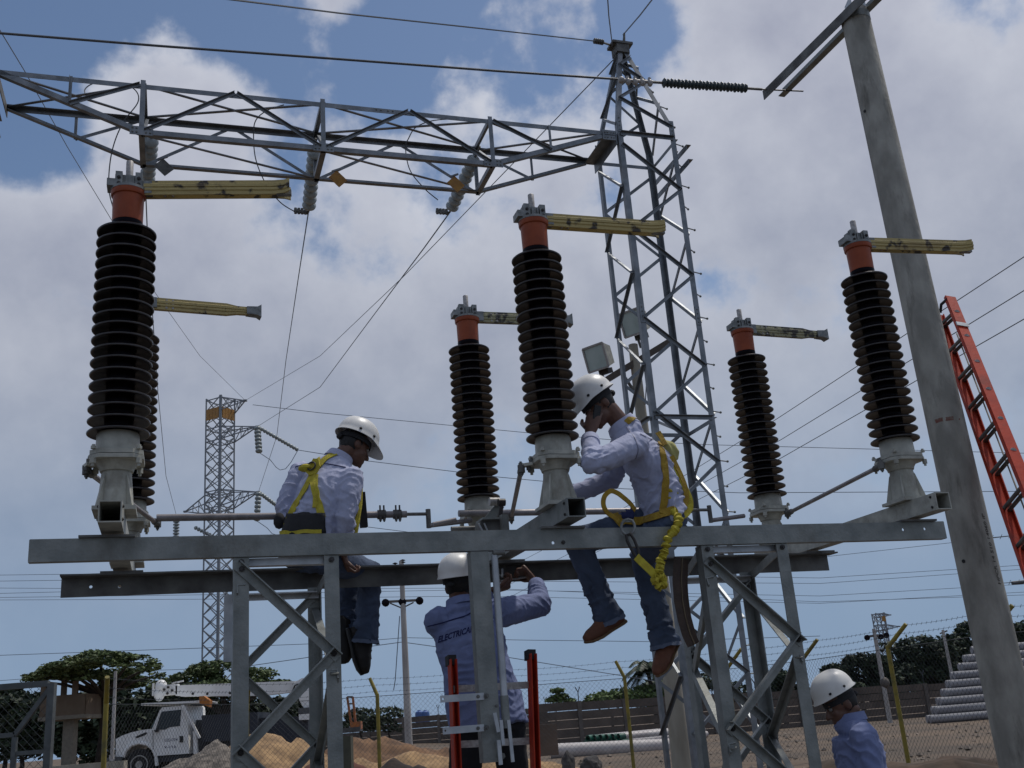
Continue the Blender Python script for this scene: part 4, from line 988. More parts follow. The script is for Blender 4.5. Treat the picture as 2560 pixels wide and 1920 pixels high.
redsoil = mat('red brown soil', (.11, .045, .03), (.06, .028, .02), rough=.95, scale=3, bump=.8, bscale=10)
gravelm = mat('grey gravel', (.21, .18, .15), (.08, .07, .06), rough=.9, scale=7, bump=1., bscale=14, detail=8, thr=(.4, .6))
blackm = mat('dark mulch', (.022, .017, .016), (.05, .033, .025), rough=.95, scale=4, bump=.8)
heap('sand_heap', 'tall yellow sand heap behind the left lattice support', [(650, 1820, 2.5, 2.4), (740, 1846, 2.2, 2.2), (590, 1850, 2.0, 2.)], 30, sand, 3.)
heap('gravel_heap', 'grey gravel heap beside the truck, left of the sand', [(545, 1842, 2.0, 2.), (490, 1880, 2.4, 2.), (450, 1905, 1.6, 1.6)], 29, gravelm, 9., .16)
heap('soil_heap', 'brown soil heap under the orange machine, left of the man on the ladder', [(885, 1832, 2.4, 2.2), (960, 1836, 2.6, 2.2), (1060, 1862, 2.6, 2.2)], 31, sand_b, 21.)
heap('sand_heap', 'low pale sand heap on both sides of the man on the ladder', [(900, 1885, 1.6, 1.4), (1030, 1868, 2.2, 1.5), (1200, 1862, 2.4, 1.5), (1340, 1900, 1.7, 1.3)], 25.6, sand, 33., .09)
heap('dark_heap', 'low black heap in front of the pale sand', [(985, 1893, 1.4, .9), (1045, 1905, 1.0, .8)], 21.5, blackm, 40., .09)
heap('soil_heap', 'low red brown soil heap beside the left lattice support', [(880, 1893, 1.1, .9), (700, 1912, 1.2, .9), (770, 1903, 1., .8)], 21.8, redsoil, 47., .08)
heap('earth_bank', 'low dark bank of loose earth along the lower right', [(1760, 1915, 3., 1.), (2050, 1903, 2.4, 1.), (2330, 1886, 2.8, 1.)], 17.6, mat('dark loose earth', (.085, .055, .036), (.045, .032, .022), rough=.95, scale=3., bump=1., bscale=11, detail=9), 55., .14)
def rock(label, px, py, w_, h_, yy, m, sd_):
    c = at(px, py, yy); bm = bmesh.new(); bmesh.ops.create_icosphere(bm, subdivisions=3, radius=1)
    for v_ in bm.verts:
        k = 1 + .35*noise.noise(v_.co*1.3+V((sd_, 0, 0))) + .12*noise.noise(v_.co*4+V((sd_, 2, 0))); v_.co = V((v_.co.x*w_*k, v_.co.y*w_*k, v_.co.z*h_*k)) + c
    me = bpy.data.meshes.new('rock'); bm.to_mesh(me); bm.free(); me.materials.append(m); tag(raw('rock', me), label, 'rock', 'rocks by the pipes')
rockm = mat('grey rubble', (.11, .10, .095), (.05, .046, .043), rough=.9, scale=4, bump=.6)
rock('dark grey rock at the foot of the pipe, left one of the pair', 1420, 1912, .15, .26, 24.2, rockm, 1.); rock('broken grey brown rock at the foot of the pipe, right one of the pair', 1478, 1912, .22, .18, 24.2, rockm, 5.)
c = at(1362, 1850, 27.)
tag(MB().box((c.x, c.y, c.z), (.62, .5, .72)).build('concrete_block', slab_a), 'dark square concrete block right of the ladder', 'concrete block')
c = at(866, 1880, 19.)
tag(MB().box((c.x, c.y, c.z-.1), (.2, .25, .72)).build('fence_stub', mat('olive box', (.07, .07, .045))), 'short olive box beside the left lattice support', 'box')
def litter():
    rnd = random.Random(77); mb = MB()
    for _ in range(900):
        y_ = rnd.uniform(15, 46); x_ = rnd.uniform(-.42, .5)*y_; r = rnd.uniform(.02, .075)*(1.6 if rnd.random() < .06 else 1); c = V((x_, y_, G(x_, y_)+r*.25))
        d = [V((rnd.uniform(.6, 1.2), 0, 0)), V((0, rnd.uniform(.6, 1.2), 0)), V((-rnd.uniform(.6, 1.2), 0, 0)), V((0, -rnd.uniform(.6, 1.2), 0))]
        mb.add([c + q*r for q in d] + [c + V((rnd.uniform(-.3, .3), rnd.uniform(-.3, .3), rnd.uniform(.5, .9)))*r, c - Z*r*.5], [(0, 1, 4), (1, 2, 4), (2, 3, 4), (3, 0, 4), (1, 0, 5), (2, 1, 5), (3, 2, 5), (0, 3, 5)])
    o = mb.build('loose_stones', mat('loose stones', (.24, .20, .165), (.10, .085, .07), rough=.9, scale=3, island=.45), None, 0); o['kind'] = 'stuff'; o['label'] = 'loose stones and rubble scattered over the bare ground'
litter()
# pipes
pipe_w = mat('white plastic pipe', (.50, .47, .45), (.38, .34, .33), rough=.5, scale=2)
pipe_g = mat('green plastic pipe', (.012, .11, .07), (.008, .06, .04), rough=.45, scale=3)
p, q = at(1376, 1879, 36.), at(1760, 1862, 36.)
t = thing('large_pipe', 'long white pipe lying on the ground before the wall', 'pipe', (p+q)/2)
MB().lathe([(.245, 0), (.245, (q-p).length), (.22, (q-p).length), (.22, 0), (.245, 0)], 24, p, (q-p).normalized(), False).build('barrel', pipe_w, t)
k = 0
for row, n_ in ((0, 7), (1, 6)):
    for i in range(n_):
        x, y = 1463 + i*15.3 + row*7.5, 1861 - i*.9 - row*14
        c = at(x, y, 41.); ax = V((.72, .69, .0)).normalized() if i < 5 else V((.86, .5, 0)).normalized()
        t = thing('stacked_pipe', 'green ended pipe in the %s row by the wall, %s' % (('lower', 'upper')[row], ('leftmost', 'second from left', 'third from left', 'fourth from left', 'fifth from left', 'sixth from left', 'rightmost')[i]), 'pipe', c, 'stacked pipes with green ends')
        MB().lathe([(.125, 0), (.125, 4.), (.11, 4.), (.11, 0), (.125, 0)], 14, c, ax, False).build('barrel', pipe_w, t)
        MB().lathe([(.132, -.02), (.132, .25), (.108, .25), (.108, -.02), (.132, -.02)], 14, c, ax, False).build('socket', pipe_g, t)
# grey pole stack on the right
grey_p = mat('grey concrete pole', (.30, .30, .31), (.20, .20, .215), rough=.8, scale=2, stretch=(.3, 3, 3), bump=.3)
n_l = 9
for r in range(n_l):
    for j in range(2 if r < 8 else 1):
        dz = .305; x0, yc = at(2327 + 16.5*r + (8 if r > 5 else 0), 1814 - 21.2*r, 42.).x, 42 + j*.34 + r*.17
        zc2 = G(15, 42) + .16 + dz*r
        t = MB().lathe([(.02, 0), (.145, .02), (.155, .05), (.165, 7.)], 16, V((x0, yc, zc2)), X).build('stacked_pole', grey_p)
        tag(t, 'grey pole in the %s layer of the pile, %s' % (('lowest', 'second lowest', 'third lowest', 'fourth lowest', 'middle', 'fourth highest', 'third highest', 'second highest', 'top')[r], 'facing the fence' if j == 0 else 'behind the front one'), 'stacked pole', 'grey poles piled on the right')
# ---------------------------------------------------------------- utility poles and far right tower
white_pole = mat('whitewashed pole', (.46, .44, .42), (.33, .31, .29), rough=.85, scale=3, stretch=(1, 1, .3))
def upole(label, x0, y0, x1, y1, yy, r0, r1):
    p, q = at(x0, y0, yy), at(x1, y1, yy); t = thing('utility_pole', label, 'utility pole', (q.x, q.y, q.z-.4))
    MB().tube([V((p.x, p.y, q.z-.6)), p], [r0, r1], 14).build('shaft', white_pole, t); return t, p, q
def insul(t, c, ax, r=.12, n_=3, st=.09):
    mb = MB()
    for k in range(n_): mb.lathe([(r*.3, k*st), (r, k*st+st*.3), (r, k*st+st*.45), (r*.3, k*st+st*.9)], 10, c, ax)
    mb.build('insulator', porc, t)
t, p, q = upole('white utility pole with two crossarms behind the beams, left of the man on the ladder', 1003, 1402, 1019, 1850, 46., .17, .10)
u1 = lambda x, y: at(x, y, 46.)
MB().bar(u1(958, 1505), u1(1054, 1500), .10, .10).build('crossarm', slab_b, t)
for x, y in ((964, 1507), (1006, 1505), (1049, 1502)): insul(t, u1(x, y)+Y*.1, -Y, .17, 2, .12)
MB().tube([u1(975, 1508), u1(1004, 1520)], .03, 6).tube([u1(1034, 1506), u1(1006, 1520)], .03, 6).build('arm_brace', slab_b, t)
MB().bar(u1(978, 1428), u1(1010, 1412), .10, .10).build('upper_arm', slab_b, t)
for x, y in ((980, 1422), (988, 1416), (1007, 1408)): insul(t, u1(x, y), Z, .12, 2)
MB().tube([u1(999, 1540), u1(988, 1700), u1(984, 1725)], .02, 5).build('guy_wire', far_wire, t)
t, p, q = upole('grey utility pole with a crossarm between the yellow fence posts', 2184, 1572, 2222, 1806, 50., .12, .08)
u1 = lambda x, y: at(x, y, 50.)
MB().bar(u1(2166, 1592), u1(2196, 1588), .1, .1).bar(u1(2188, 1592), u1(2218, 1585), .08, .08).build('crossarm', slab_b, t)
for x, y in ((2168, 1594), (2202, 1592), (2216, 1588)): insul(t, u1(x, y)+Y*.1, -Y, .13, 2, .1)
MB().ball(u1(2212, 1707), (.22, .22, .26)).build('meter', slab_b, t)
t, p, q = upole('thin pale post standing before the trees on the right', 2357, 1575, 2374, 1800, 47., .09, .06)
MB().bar(at(2350, 1584, 47), at(2368, 1577, 47), .06, .06).build('crossarm', slab_b, t)
t, p, q = upole('thin grey pole left of the truck, before the spreading tree', 289, 1678, 284, 1850, 36., .065, .05)
rc = at(2206, 1600, 150); 
zr = lambda y: at(2206, y, 150).z
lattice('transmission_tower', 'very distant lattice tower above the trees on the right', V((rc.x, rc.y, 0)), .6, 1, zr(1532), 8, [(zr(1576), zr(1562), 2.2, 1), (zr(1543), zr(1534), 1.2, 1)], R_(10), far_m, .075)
c = at(2206, 1547, 149)
tag(MB().box(c + X*.2, (.5, .1, .7)).build('tower_sign', warn_y), 'tiny yellow plate on the very distant lattice tower', 'sign')
# ---------------------------------------------------------------- far lines
def farline(lab, pts, yy=70., r=.016, grp='distribution lines along the horizon'): wire('distribution_line', lab, [at(x, y, yy) for x, y in pts], r, far_wire, 'wire', grp)
for k, (yl, ym, yr) in enumerate(((1438, 1440, 1332), (1453, 1455, 1410), (1484, 1474, 1420), (1494, 1496, 1458), (1500, 1512, 1478), (1470, 1492, 1486))):
    farline(('line touching the front beam end at the right edge, highest of the bundle', 'second line from the top of the bundle at the left edge', 'upper line of the close pair below the rear beam at the left', 'lower line of the close pair below the rear beam at the left', 'lowest line of the bundle at the left edge', 'line between the two close pairs at the left edge')[k], [(-20, yl), (500, (yl+ym)/2-8), (1200, ym-22), (2050, (ym*.42+yr*.58)+16), (2600, yr)], 72+k)
farline('thin line running across above the trees on the left', [(-20, 1639), (505, 1620), (870, 1606), (1012, 1594)], 60.)
farline('sloping line leaving the white utility pole to the right', [(1012, 1606), (1200, 1632), (1560, 1690), (1800, 1730)], 47.)
farline('sloping line arriving at the white utility pole from the left', [(600, 1668), (760, 1645), (925, 1616), (1006, 1605)], 47.)
farline('level line right of the man on the ladder', [(1006, 1594), (1300, 1600), (1620, 1604), (2050, 1590)], 60.)
farline('thin faint line near the left edge above the gate', [(-20, 1703), (130, 1692), (380, 1676), (620, 1668)], 70.)
farline('thin line from the distant tower to the right, upper one', [(632, 1012), (800, 1032), (1330, 1083), (1560, 1102), (1780, 1112), (2600, 1134)], 66., .02, 'lines leaving the distant tower')
farline('thin line from the distant tower to the right, lower one', [(745, 1125), (900, 1150), (1250, 1193), (1560, 1222), (1850, 1232), (2600, 1228)], 66., .022, 'lines leaving the distant tower')
farline('thin line from the distant tower to the right, lowest one', [(720, 1285), (860, 1310), (1100, 1340), (1500, 1372)], 66., .02, 'lines leaving the distant tower')
sl_ = 'slanting conductors on the right'
for k, (q0, q1, q2) in enumerate((((2600, 616), (1941, 1048), (1690, 1202)), ((2600, 702), (1953, 1099), (1700, 1240)), ((2600, 775), (1953, 1145), (1700, 1272)))):
    wire('conductor', ('highest', 'middle', 'lowest')[k] + ' of three slanting conductors passing behind the concrete pole', [at(*q0, 24.), at(*q1, 40.), at(*q2, 52.), at(q2[0]-520, q2[1]+270, 90.)], .014, wire_m, 'wire', sl_)
for k, (yy0, yy1) in enumerate(((1345, 1336), (1460, 1456))):
    p, q = at(2470, yy0, 14.), at(2600, yy1-4, 14.); mb = MB().tube([p, q], .005, 5)
    for i in range(6):
        c = p.lerp(q, (i+.5)/6); mb.tube([c - V((.02, 0, .03)), c + V((.02, 0, .03))], .004, 4)
    mb.tube([at(2530, yy0-2, 14.), at(2600, yy1-6, 14.)], .025, 8)
    tag(mb.build('service_wire', wire_m), ('upper', 'lower')[k]+' barbed service wire right of the concrete pole, behind the ladder', 'wire')
# ---------------------------------------------------------------- trees
leaf_a = mat('acacia leaves', (.10, .135, .045), (.060, .088, .030), rough=.7, scale=.8, island=.5)
leaf_b = mat('dark leaves', (.034, .052, .024), (.020, .034, .016), rough=.7, scale=.6, island=.5)
leaf_c = mat('light leaves', (.11, .165, .04), (.07, .11, .028), rough=.7, scale=1., island=.45)
palm_m = mat('palm fronds', (.04, .060, .028), (.026, .045, .02), rough=.6, scale=1., island=.4)
bark = mat('bark', (.055, .042, .033), (.03, .024, .02), rough=.9, scale=5)
def tree(name, label, cat, base, lobes, n, leaf, m, trunk_r=.16, seed=1, group=None, flat=.5, trunk_top=None):
    rnd = random.Random(seed); t = thing(name, label, cat, base, group); vs = []; fs = []
    tot = sum(l[1]*l[2]*l[3] for l in lobes)
    for (c, rx, ry, rz) in lobes:
        for _ in range(int(n*rx*ry*rz/tot)+1):
            while True:
                d = V((rnd.uniform(-1, 1), rnd.uniform(-1, 1), rnd.uniform(-1, 1)))
                if .18 < d.length < 1: break
            d = d*(d.length**-.45)*rnd.uniform(.75, 1.0)
            p = c + V((d.x*rx, d.y*ry, d.z*rz)); 
            if noise.noise(p*1.1 + V((seed, 0, 0))) < -.18 + .25*rnd.random()-.1: continue
            u = V((rnd.gauss(0, 1), rnd.gauss(0, 1), rnd.gauss(0, flat))).normalized(); w_ = u.cross(V((rnd.gauss(0, 1), rnd.gauss(0, 1), rnd.gauss(0, 1)))).normalized()
            s_ = leaf*rnd.uniform(.5, 1.3); k = len(vs)
            vs += [p - u*s_, p + w_*s_*.5, p + u*s_, p - w_*s_*.5]; fs.append((k, k+1, k+2, k+3))
    mb = MB(); mb.v = vs; mb.f = fs; mb.build('crown', m, t, 0)
    b0 = V(base); mb = MB()
    cc = sum((l[0] for l in lobes), V())/len(lobes)
    tp = trunk_top or V((b0.x*.6+cc.x*.4, b0.y, b0.z + (cc.z-b0.z)*.55))
    mb.tube([b0 - Z*.1, b0.lerp(tp, .5) + X*.08, tp], [trunk_r*1.2, trunk_r, trunk_r*.8], 8)
    for l in lobes: mb.tube([tp, tp.lerp(l[0], .55) + Z*.1, l[0]], [trunk_r*.6, trunk_r*.35, trunk_r*.12], 6)
    mb.build('trunk', bark, t); return t
def lb(px, py, yy, rx, rz, ry=None): return (at(px, py, yy), rx, ry or rx, rz)
def gb(px, yy): p = at(px, 1880, yy); return V((p.x, p.y, G(p.x, p.y)))
TY = 50.; T1 = 40.6
tree('acacia_tree', 'wide flat-topped acacia spreading over the guard hut on the left', 'tree', gb(245, 44), [lb(250, 1645, T1, 1.4, .24), lb(330, 1652, T1, 1.1, .24), lb(180, 1664, T1, 1.2, .22), lb(110, 1690, T1, .85, .17), lb(75, 1700, T1, .4, .1), lb(280, 1684, T1+2, 1.2, .26), lb(372, 1668, T1, .55, .2), lb(390, 1688, T1+1, .4, .16), lb(200, 1688, T1+.5, 1.0, .2), lb(150, 1676, T1, .9, .2), lb(310, 1706, T1+3, 1.1, .3), lb(245, 1632, T1, .7, .1)], 20000, .085, leaf_a, .17, 3, flat=.25, trunk_top=at(262, 1740, 43.5))
tree('acacia_tree', 'flat-topped acacia behind the white boom of the truck', 'tree', gb(575, TY+4), [lb(540, 1672, TY+4, 1.6, .42), lb(610, 1690, TY+4, 1.8, .45), lb(480, 1695, TY+4, 1.3, .36), lb(690, 1712, TY+4, 1.0, .3), lb(430, 1712, TY+4, 1.2, .4), lb(560, 1720, TY+4, 2.6, .45)], 17000, .11, leaf_a, .2, 5, flat=.25)
bg_ = 'dark bushes behind the truck'
for k, (px, py, rx, rz, yy, lab) in enumerate(((60, 1790, 2.2, 1.5, 56, 'dark bush at the far left behind the gate'), (20, 1760, 1.3, 1.0, 57, 'dark leafy tree at the left edge above the gate'), (265, 1790, 2.5, 1.7, 55, 'dark bush between the guard hut and the thin pole'), (420, 1775, 2.3, 1.5, 56, 'dark bush behind the cab of the truck'), (560, 1790, 2.5, 1.5, 56, 'dark bush behind the bed of the truck'), (700, 1800, 2.4, 1.3, 57, 'dark bush behind the boom pedestal of the truck'))):
    c = at(px, py, yy); tree('bush', lab, 'bush', V((c.x, c.y, G(c.x, c.y))), [(c, rx, 1.4, rz), (c + V((rx*.5, .3, -rz*.35)), rx*.8, 1.3, rz*.8), (c + V((-rx*.5, .2, -rz*.4)), rx*.8, 1.3, rz*.8), (c + V((0, .2, -rz*.7)), rx*1.1, 1.3, rz*.8)], 9000, .20, leaf_b, .12, 20+k, bg_)
for k, (px, py, rx, rz, yy, lab) in enumerate(((900, 1790, 1.2, .55, 70, 'low green bush beyond the wall behind the left yellow post'), (970, 1788, 1.2, .6, 71, 'low green bush beyond the wall by the utility pole'))):
    c = at(px, py, yy); tree('bush', lab, 'bush', V((c.x, c.y, G(c.x, c.y))), [(c, rx, 1., rz), (c - Z*.5, rx*1.3, 1., rz)], 1500, .15, leaf_b, .08, 30+k, 'bushes beyond the wall')
tree('bush', 'bright green bush along the wall top behind the yellow post', 'bush', gb(1530, 58), [lb(1510, 1748, 58, 1.6, .42), lb(1570, 1742, 58, 1.6, .5), lb(1630, 1740, 58, 1.6, .6), lb(1450, 1752, 58, .9, .25)], 4200, .15, leaf_c, .08, 41)
tree('bush', 'dark green thicket behind the lattice tower foot', 'bush', gb(1690, 60), [lb(1660, 1735, 60, 1.8, .9), lb(1720, 1725, 60, 1.8, 1.), lb(1800, 1735, 60, 1.8, .8)], 3600, .18, leaf_b, .08, 42)
tree('papaya_plant', 'slender papaya plant standing on its own above the wall', 'plant', gb(1385, 57), [lb(1392, 1727, 57, .42, .14), lb(1400, 1742, 57, .55, .16), lb(1382, 1750, 57, .4, .14), lb(1412, 1752, 57, .4, .14)], 420, .16, leaf_c, .035, 43, flat=.3, trunk_top=at(1390, 1735, 57))
gR = 'dark trees beyond the fence on the right'
for k, (px, py, rx, rz, yy, lab, sd2) in enumerate(((2090, 1690, 1.3, 1.05, 62, 'rounded dark tree behind the helmet of the man at lower right', 51), (2140, 1672, 1.5, 1.3, 63, 'taller dark tree left of the thin utility pole', 52), (1950, 1700, 1.3, .8, 63, 'dark tree seen through the right lattice support', 53),
     (2290, 1625, 2.0, 1.5, 64, 'large dark tree between the two rightmost yellow posts', 54), (2380, 1630, 2.0, 1.6, 66, 'large dark tree behind the thin pale post', 55), (2430, 1590, 1.5, 1.4, 66, 'tallest dark tree left of the concrete pole', 56), (2545, 1600, 1.5, 1.5, 66, 'dark tree at the right edge beyond the concrete pole', 57), (2230, 1690, 1.6, 1.0, 63, 'dark tree behind the right yellow post', 58))):
    c = at(px, py, yy); r2 = random.Random(sd2); lbs = [(c, rx*.7, rx*.7, rz*.7)]
    for _ in range(7): lbs.append((c + V((r2.uniform(-.8, .8)*rx, r2.uniform(-.6, .6)*rx, r2.uniform(-1., .45)*rz)), rx*r2.uniform(.35, .55), rx*.5, rz*r2.uniform(.35, .5)))
    lbs += [(c - Z*rz*.9 + X*s_*rx*.5, rx*.8, rx*.7, rz*.6) for s_ in (-1, 1)]
    tree('broadleaf_tree', lab, 'tree', V((c.x, c.y, G(c.x, c.y))), lbs, 11000, .16, leaf_b, .14, sd2, gR)
def palm(label, px, py, yy, seed):
    rnd = random.Random(seed); c = at(px, py, yy); b0 = V((c.x+.2, c.y, G(c.x, c.y))); t = thing('palm_tree', label, 'palm', b0)
    MB().tube([b0, b0.lerp(c, .5)+X*.1, c], [.16, .12, .1], 8).build('trunk', bark, t)
    for k in range(30):
        an = k*2.4 + rnd.uniform(-.2, .2); el = rnd.uniform(-.1, 1.1); ln = rnd.uniform(1.4, 1.9); d = V((math.cos(an)*math.cos(el), math.sin(an)*math.cos(el), math.sin(el)))
        spine = [c + d*(ln*s_) - Z*(ln*.75*s_*s_) for s_ in [i/8 for i in range(9)]]; mb = MB(); mb.tube(spine, .018, 4)
        for i in range(1, 9):
            for f_ in (0, .33, .66):
                p = spine[i-1].lerp(spine[i], f_); tg = (spine[i]-spine[i-1]).normalized(); sd_ = tg.cross(Z).normalized(); lw = .42*math.sin(math.pi*min(1, (i+f_)/9.5))**.6
                for sg in (-1, 1):
                    tip = p + sd_*sg*lw*.75 + tg*lw*.5 - Z*lw*.45; k0 = len(mb.v); mb.add([p, p+tg*.10, tip], [(0, 1, 2)])
        mb.build('frond', palm_m, t, 0)
palm('palm tree left of the lattice tower legs above the wall', 1618, 1672, 58, 4)
palm('smaller palm beside the larger one, seen through the tower', 1650, 1705, 60, 9)
# ---------------------------------------------------------------- guard hut
HY = 42.; hp = lambda x, y: at(x, y, HY)
hut_m = mat('tan hut paint', (.17, .125, .085), (.13, .09, .06), rough=.85, scale=2)
hut_l = mat('pale hut trim', (.24, .21, .165), rough=.85)
ha, hb = hp(102, 1795), hp(213, 1790); hzb, hzt, hroof = hp(160, 1790).z, hp(160, 1738).z, hp(180, 1688).z; hx0, hx1 = ha.x, hb.x
t = thing('guard_hut', 'small tan guard hut raised on a pale pillar, below the acacia', 'hut', ((hx0+hx1)/2, HY, G(hx0, HY)))
gzh = G(hx0, HY); cx = hp(158, 1850).x
MB().box((cx, HY+.6, (gzh+hzb)/2), (.42, .42, hzb-gzh)).build('pillar', hut_l, t)
MB().box(((hx0+hx1)/2, HY+.8, hzb-.06), (hx1-hx0+.1, 1.9, .14)).build('floor_slab', hut_l, t)
for y_ in (HY-.1, HY+1.7): MB().box(((hx0+hx1)/2, y_, (hzb+hzt)/2), (hx1-hx0, .08, hzt-hzb)).build('parapet', hut_m, t)
for x_ in (hx0, hx1): MB().box((x_, HY+.8, (hzb+hzt)/2), (.08, 1.72, hzt-hzb-.004)).build('parapet', hut_m, t)
for x_, y_ in ((hx0+.1, HY-.1), (hp(190, 1740).x, HY-.1), (hx0+.1, HY+1.7), (hx1-.1, HY+1.7)): MB().box((x_, y_, (hzt+hroof)/2), (.22, .1, hroof-hzt)).build('corner_post', hut_m, t)
MB().box(((hx0+hx1)/2-.1, HY+.8, hroof+.06), (hx1-hx0+.7, 2.4, .12)).build('roof', mat('rust roof', (.045, .024, .017), rough=.8), t)
pk = at(200, 1912, 33.); p2 = at(20, 1925, 33.)
o = tag(MB().box((pk.x-1.2, 33.2, pk.z-.15), (5., .3, .34)).build('kerb', concrete_l), 'pale low kerb left of the truck', None, None, 'structure')
# ---------------------------------------------------------------- bucket truck
TY = 38.; S = (at(505, 1850, TY).x - at(285, 1850, TY).x)/220.; org_ = at(345, 1912, TY); gzt = org_.z - .50
tk = thing('boom_truck', 'white boom truck parked behind the fence on the left, lettered UZD-774', 'truck', (org_.x+3, TY+1.2, gzt))
white_t = mat('white truck paint', (.82, .82, .80), (.72, .71, .68), rough=.4, scale=2)
dark_g = mat('dark window glass', (.012, .016, .018), rough=.15); navy = mat('navy truck body', (.018, .022, .035), rough=.55); teal = mat('tinted windscreen', (.05, .13, .16), rough=.15)
chrome = mat('dull bumper', (.10, .10, .10), rough=.4, metal=.5)
def tp(x, y): p = at(x, y, TY); return V((p.x, 0, p.z))
def sidep(pts, y0, wd): return [V((p.x, y0, p.z)) for p in (tp(x, y) for x, y in pts)], Y*wd
WY = TY-.02
# hood
pts, ex = sidep([(284, 1886), (287, 1845), (320, 1834), (352, 1826), (378, 1824), (379, 1886), (385, 1900), (380, 1876), (366, 1864), (345, 1860), (322, 1866), (308, 1882), (303, 1898), (287, 1898)], TY+.15, 1.9)
pts, ex = sidep([(286, 1892), (286, 1848), (300, 1840), (325, 1831), (352, 1825), (378, 1822), (379, 1872), (366, 1862), (345, 1858), (324, 1864), (310, 1878), (305, 1892)], TY+.12, 1.96)
MB().poly(pts, ex).build('hood', white_t, tk)
# fender flare arc
mb = MB(); arc = [tp(x, y) for x, y in ((305, 1893), (311, 1876), (325, 1863), (345, 1857), (366, 1861), (380, 1874), (387, 1892), (389, 1915))]
mb.tube([V((p.x, TY+.12, p.z)) for p in arc], .065, 6); mb.build('fender', white_t, tk)
# cab
pts, ex = sidep([(379, 1822), (398, 1776), (405, 1768), (462, 1763), (466, 1768), (472, 1884), (386, 1890), (379, 1874)], TY+.05, 2.1)
MB().poly(pts, ex).build('cab', white_t, tk)
pts, ex = sidep([(388, 1824), (403, 1779), (452, 1774), (449, 1815), (422, 1818), (412, 1824)], TY+.035, .02)
MB().poly(pts, ex).build('side_window', dark_g, tk)
a_ = tp(376, 1819); b_ = tp(394, 1779)
MB().poly([V((a_.x-.03, TY+.25, a_.z)), V((a_.x-.03, TY+1.95, a_.z)), V((b_.x-.03, TY+1.85, b_.z)), V((b_.x-.03, TY+.35, b_.z))], V((-.02, 0, .01))).build('windscreen', teal, tk)
pts, ex = sidep([(386, 1826), (397, 1822), (398, 1828), (390, 1831)], TY-.08, .1); MB().poly(pts, ex).build('mirror', black_rub, tk)
pts, ex = sidep([(335, 1842), (360, 1831), (366, 1832), (360, 1838), (338, 1846)], TY+.11, .02); MB().poly(pts, ex).build('vent', black_rub, tk)
pts, ex = sidep([(448, 1840), (457, 1840), (457, 1856), (448, 1856)], TY+.03, .03); MB().poly(pts, ex).build('door_handle', black_rub, tk)
for x_ in ((381, 1826, 382, 1874),): mb = MB(); p, q = tp(x_[0], x_[1]), tp(x_[2], x_[3]); mb.bar(V((p.x, TY+.045, p.z)), V((q.x, TY+.045, q.z)), .012, .012, Y); mb.build('door_seam', black_rub, tk)
pts, ex = sidep([(386, 1890), (472, 1884), (472, 1902), (388, 1906)], TY+.2, 1.8); MB().poly(pts, ex).build('step', navy, tk)
pts, ex = sidep([(262, 1895), (286, 1892), (303, 1893), (303, 1912), (266, 1914)], TY, 2.2); MB().poly(pts, ex).build('bumper', chrome, tk)
pts, ex = sidep([(273, 1888), (286, 1886), (287, 1902), (274, 1902)], TY-.02, .3); MB().poly(pts, ex).build('headlight', pipe_w, tk)
# wheels
tyre = mat('tyre', (.014, .014, .015), rough=.85); rimm = mat('pale wheel rim', (.48, .47, .44), (.3, .29, .27), rough=.5)
for (wx, y_) in ((345, TY+.1), (345, TY+1.85), (640, TY+.1), (640, TY+1.85)):
    c = tp(wx, 1912 - (wx-345)*.078); c.y = y_
    wo = MB().lathe([(.30, 0), (.46, .0), (.51, .05), (.51, .22), (.46, .27), (.30, .27)], 28, c, Y).build('wheel', tyre, tk)
    MB().lathe([(.05, -.02), (.12, -.03), (.13, .03), (.24, .05), (.28, -.015), (.31, -.012), (.31, .1)], 24, c, Y).build('rim', rimm, wo)
    mb = MB()
    for k in range(8):
        an = k*math.pi/4; bolt(mb, c + V((.18*math.cos(an), .02, .18*math.sin(an))), -Y, .025, .03)
    mb.build('wheel_nut', dark_bolt, wo)
# body behind
pts, ex = sidep([(476, 1800), (760, 1790), (762, 1880), (478, 1896)], TY+.6, 1.0); MB().poly(pts, ex).build('chassis_bay', navy, tk)
pts, ex = sidep([(500, 1788), (640, 1780), (640, 1850), (500, 1855)], TY+.2, 1.8); MB().poly(pts, ex).build('toolbox', navy, tk)
pts, ex = sidep([(482, 1828), (490, 1827), (493, 1884), (484, 1885)], TY+.0, .15); MB().poly(pts, ex).build('post', white_t, tk)
p, q = tp(457, 1762), tp(500, 1845); MB().bar(V((p.x, TY-.02, p.z)), V((q.x, TY-.02, q.z)), .07, .09, Y).build('rack_strut', white_t, tk)
p, q = tp(354, 1761), tp(503, 1754); MB().bar(V((p.x, TY+.0, p.z)), V((q.x, TY+.0, q.z)), .09, .07).bar(V((p.x, TY+1.9, p.z)), V((q.x, TY+1.9, q.z)), .09, .07).box(((p.x+q.x)/2, TY+.95, (p.z+q.z)/2), (q.x-p.x-.1, 1.8, .03)).build('roof_rack', white_t, tk)
pts, ex = sidep([(501, 1741), (512, 1740), (528, 1752), (526, 1768), (502, 1758)], TY-.15, .3); MB().poly(pts, ex).build('boom_rest', mat('orange steel', (.46, .16, .02), rough=.5), tk)
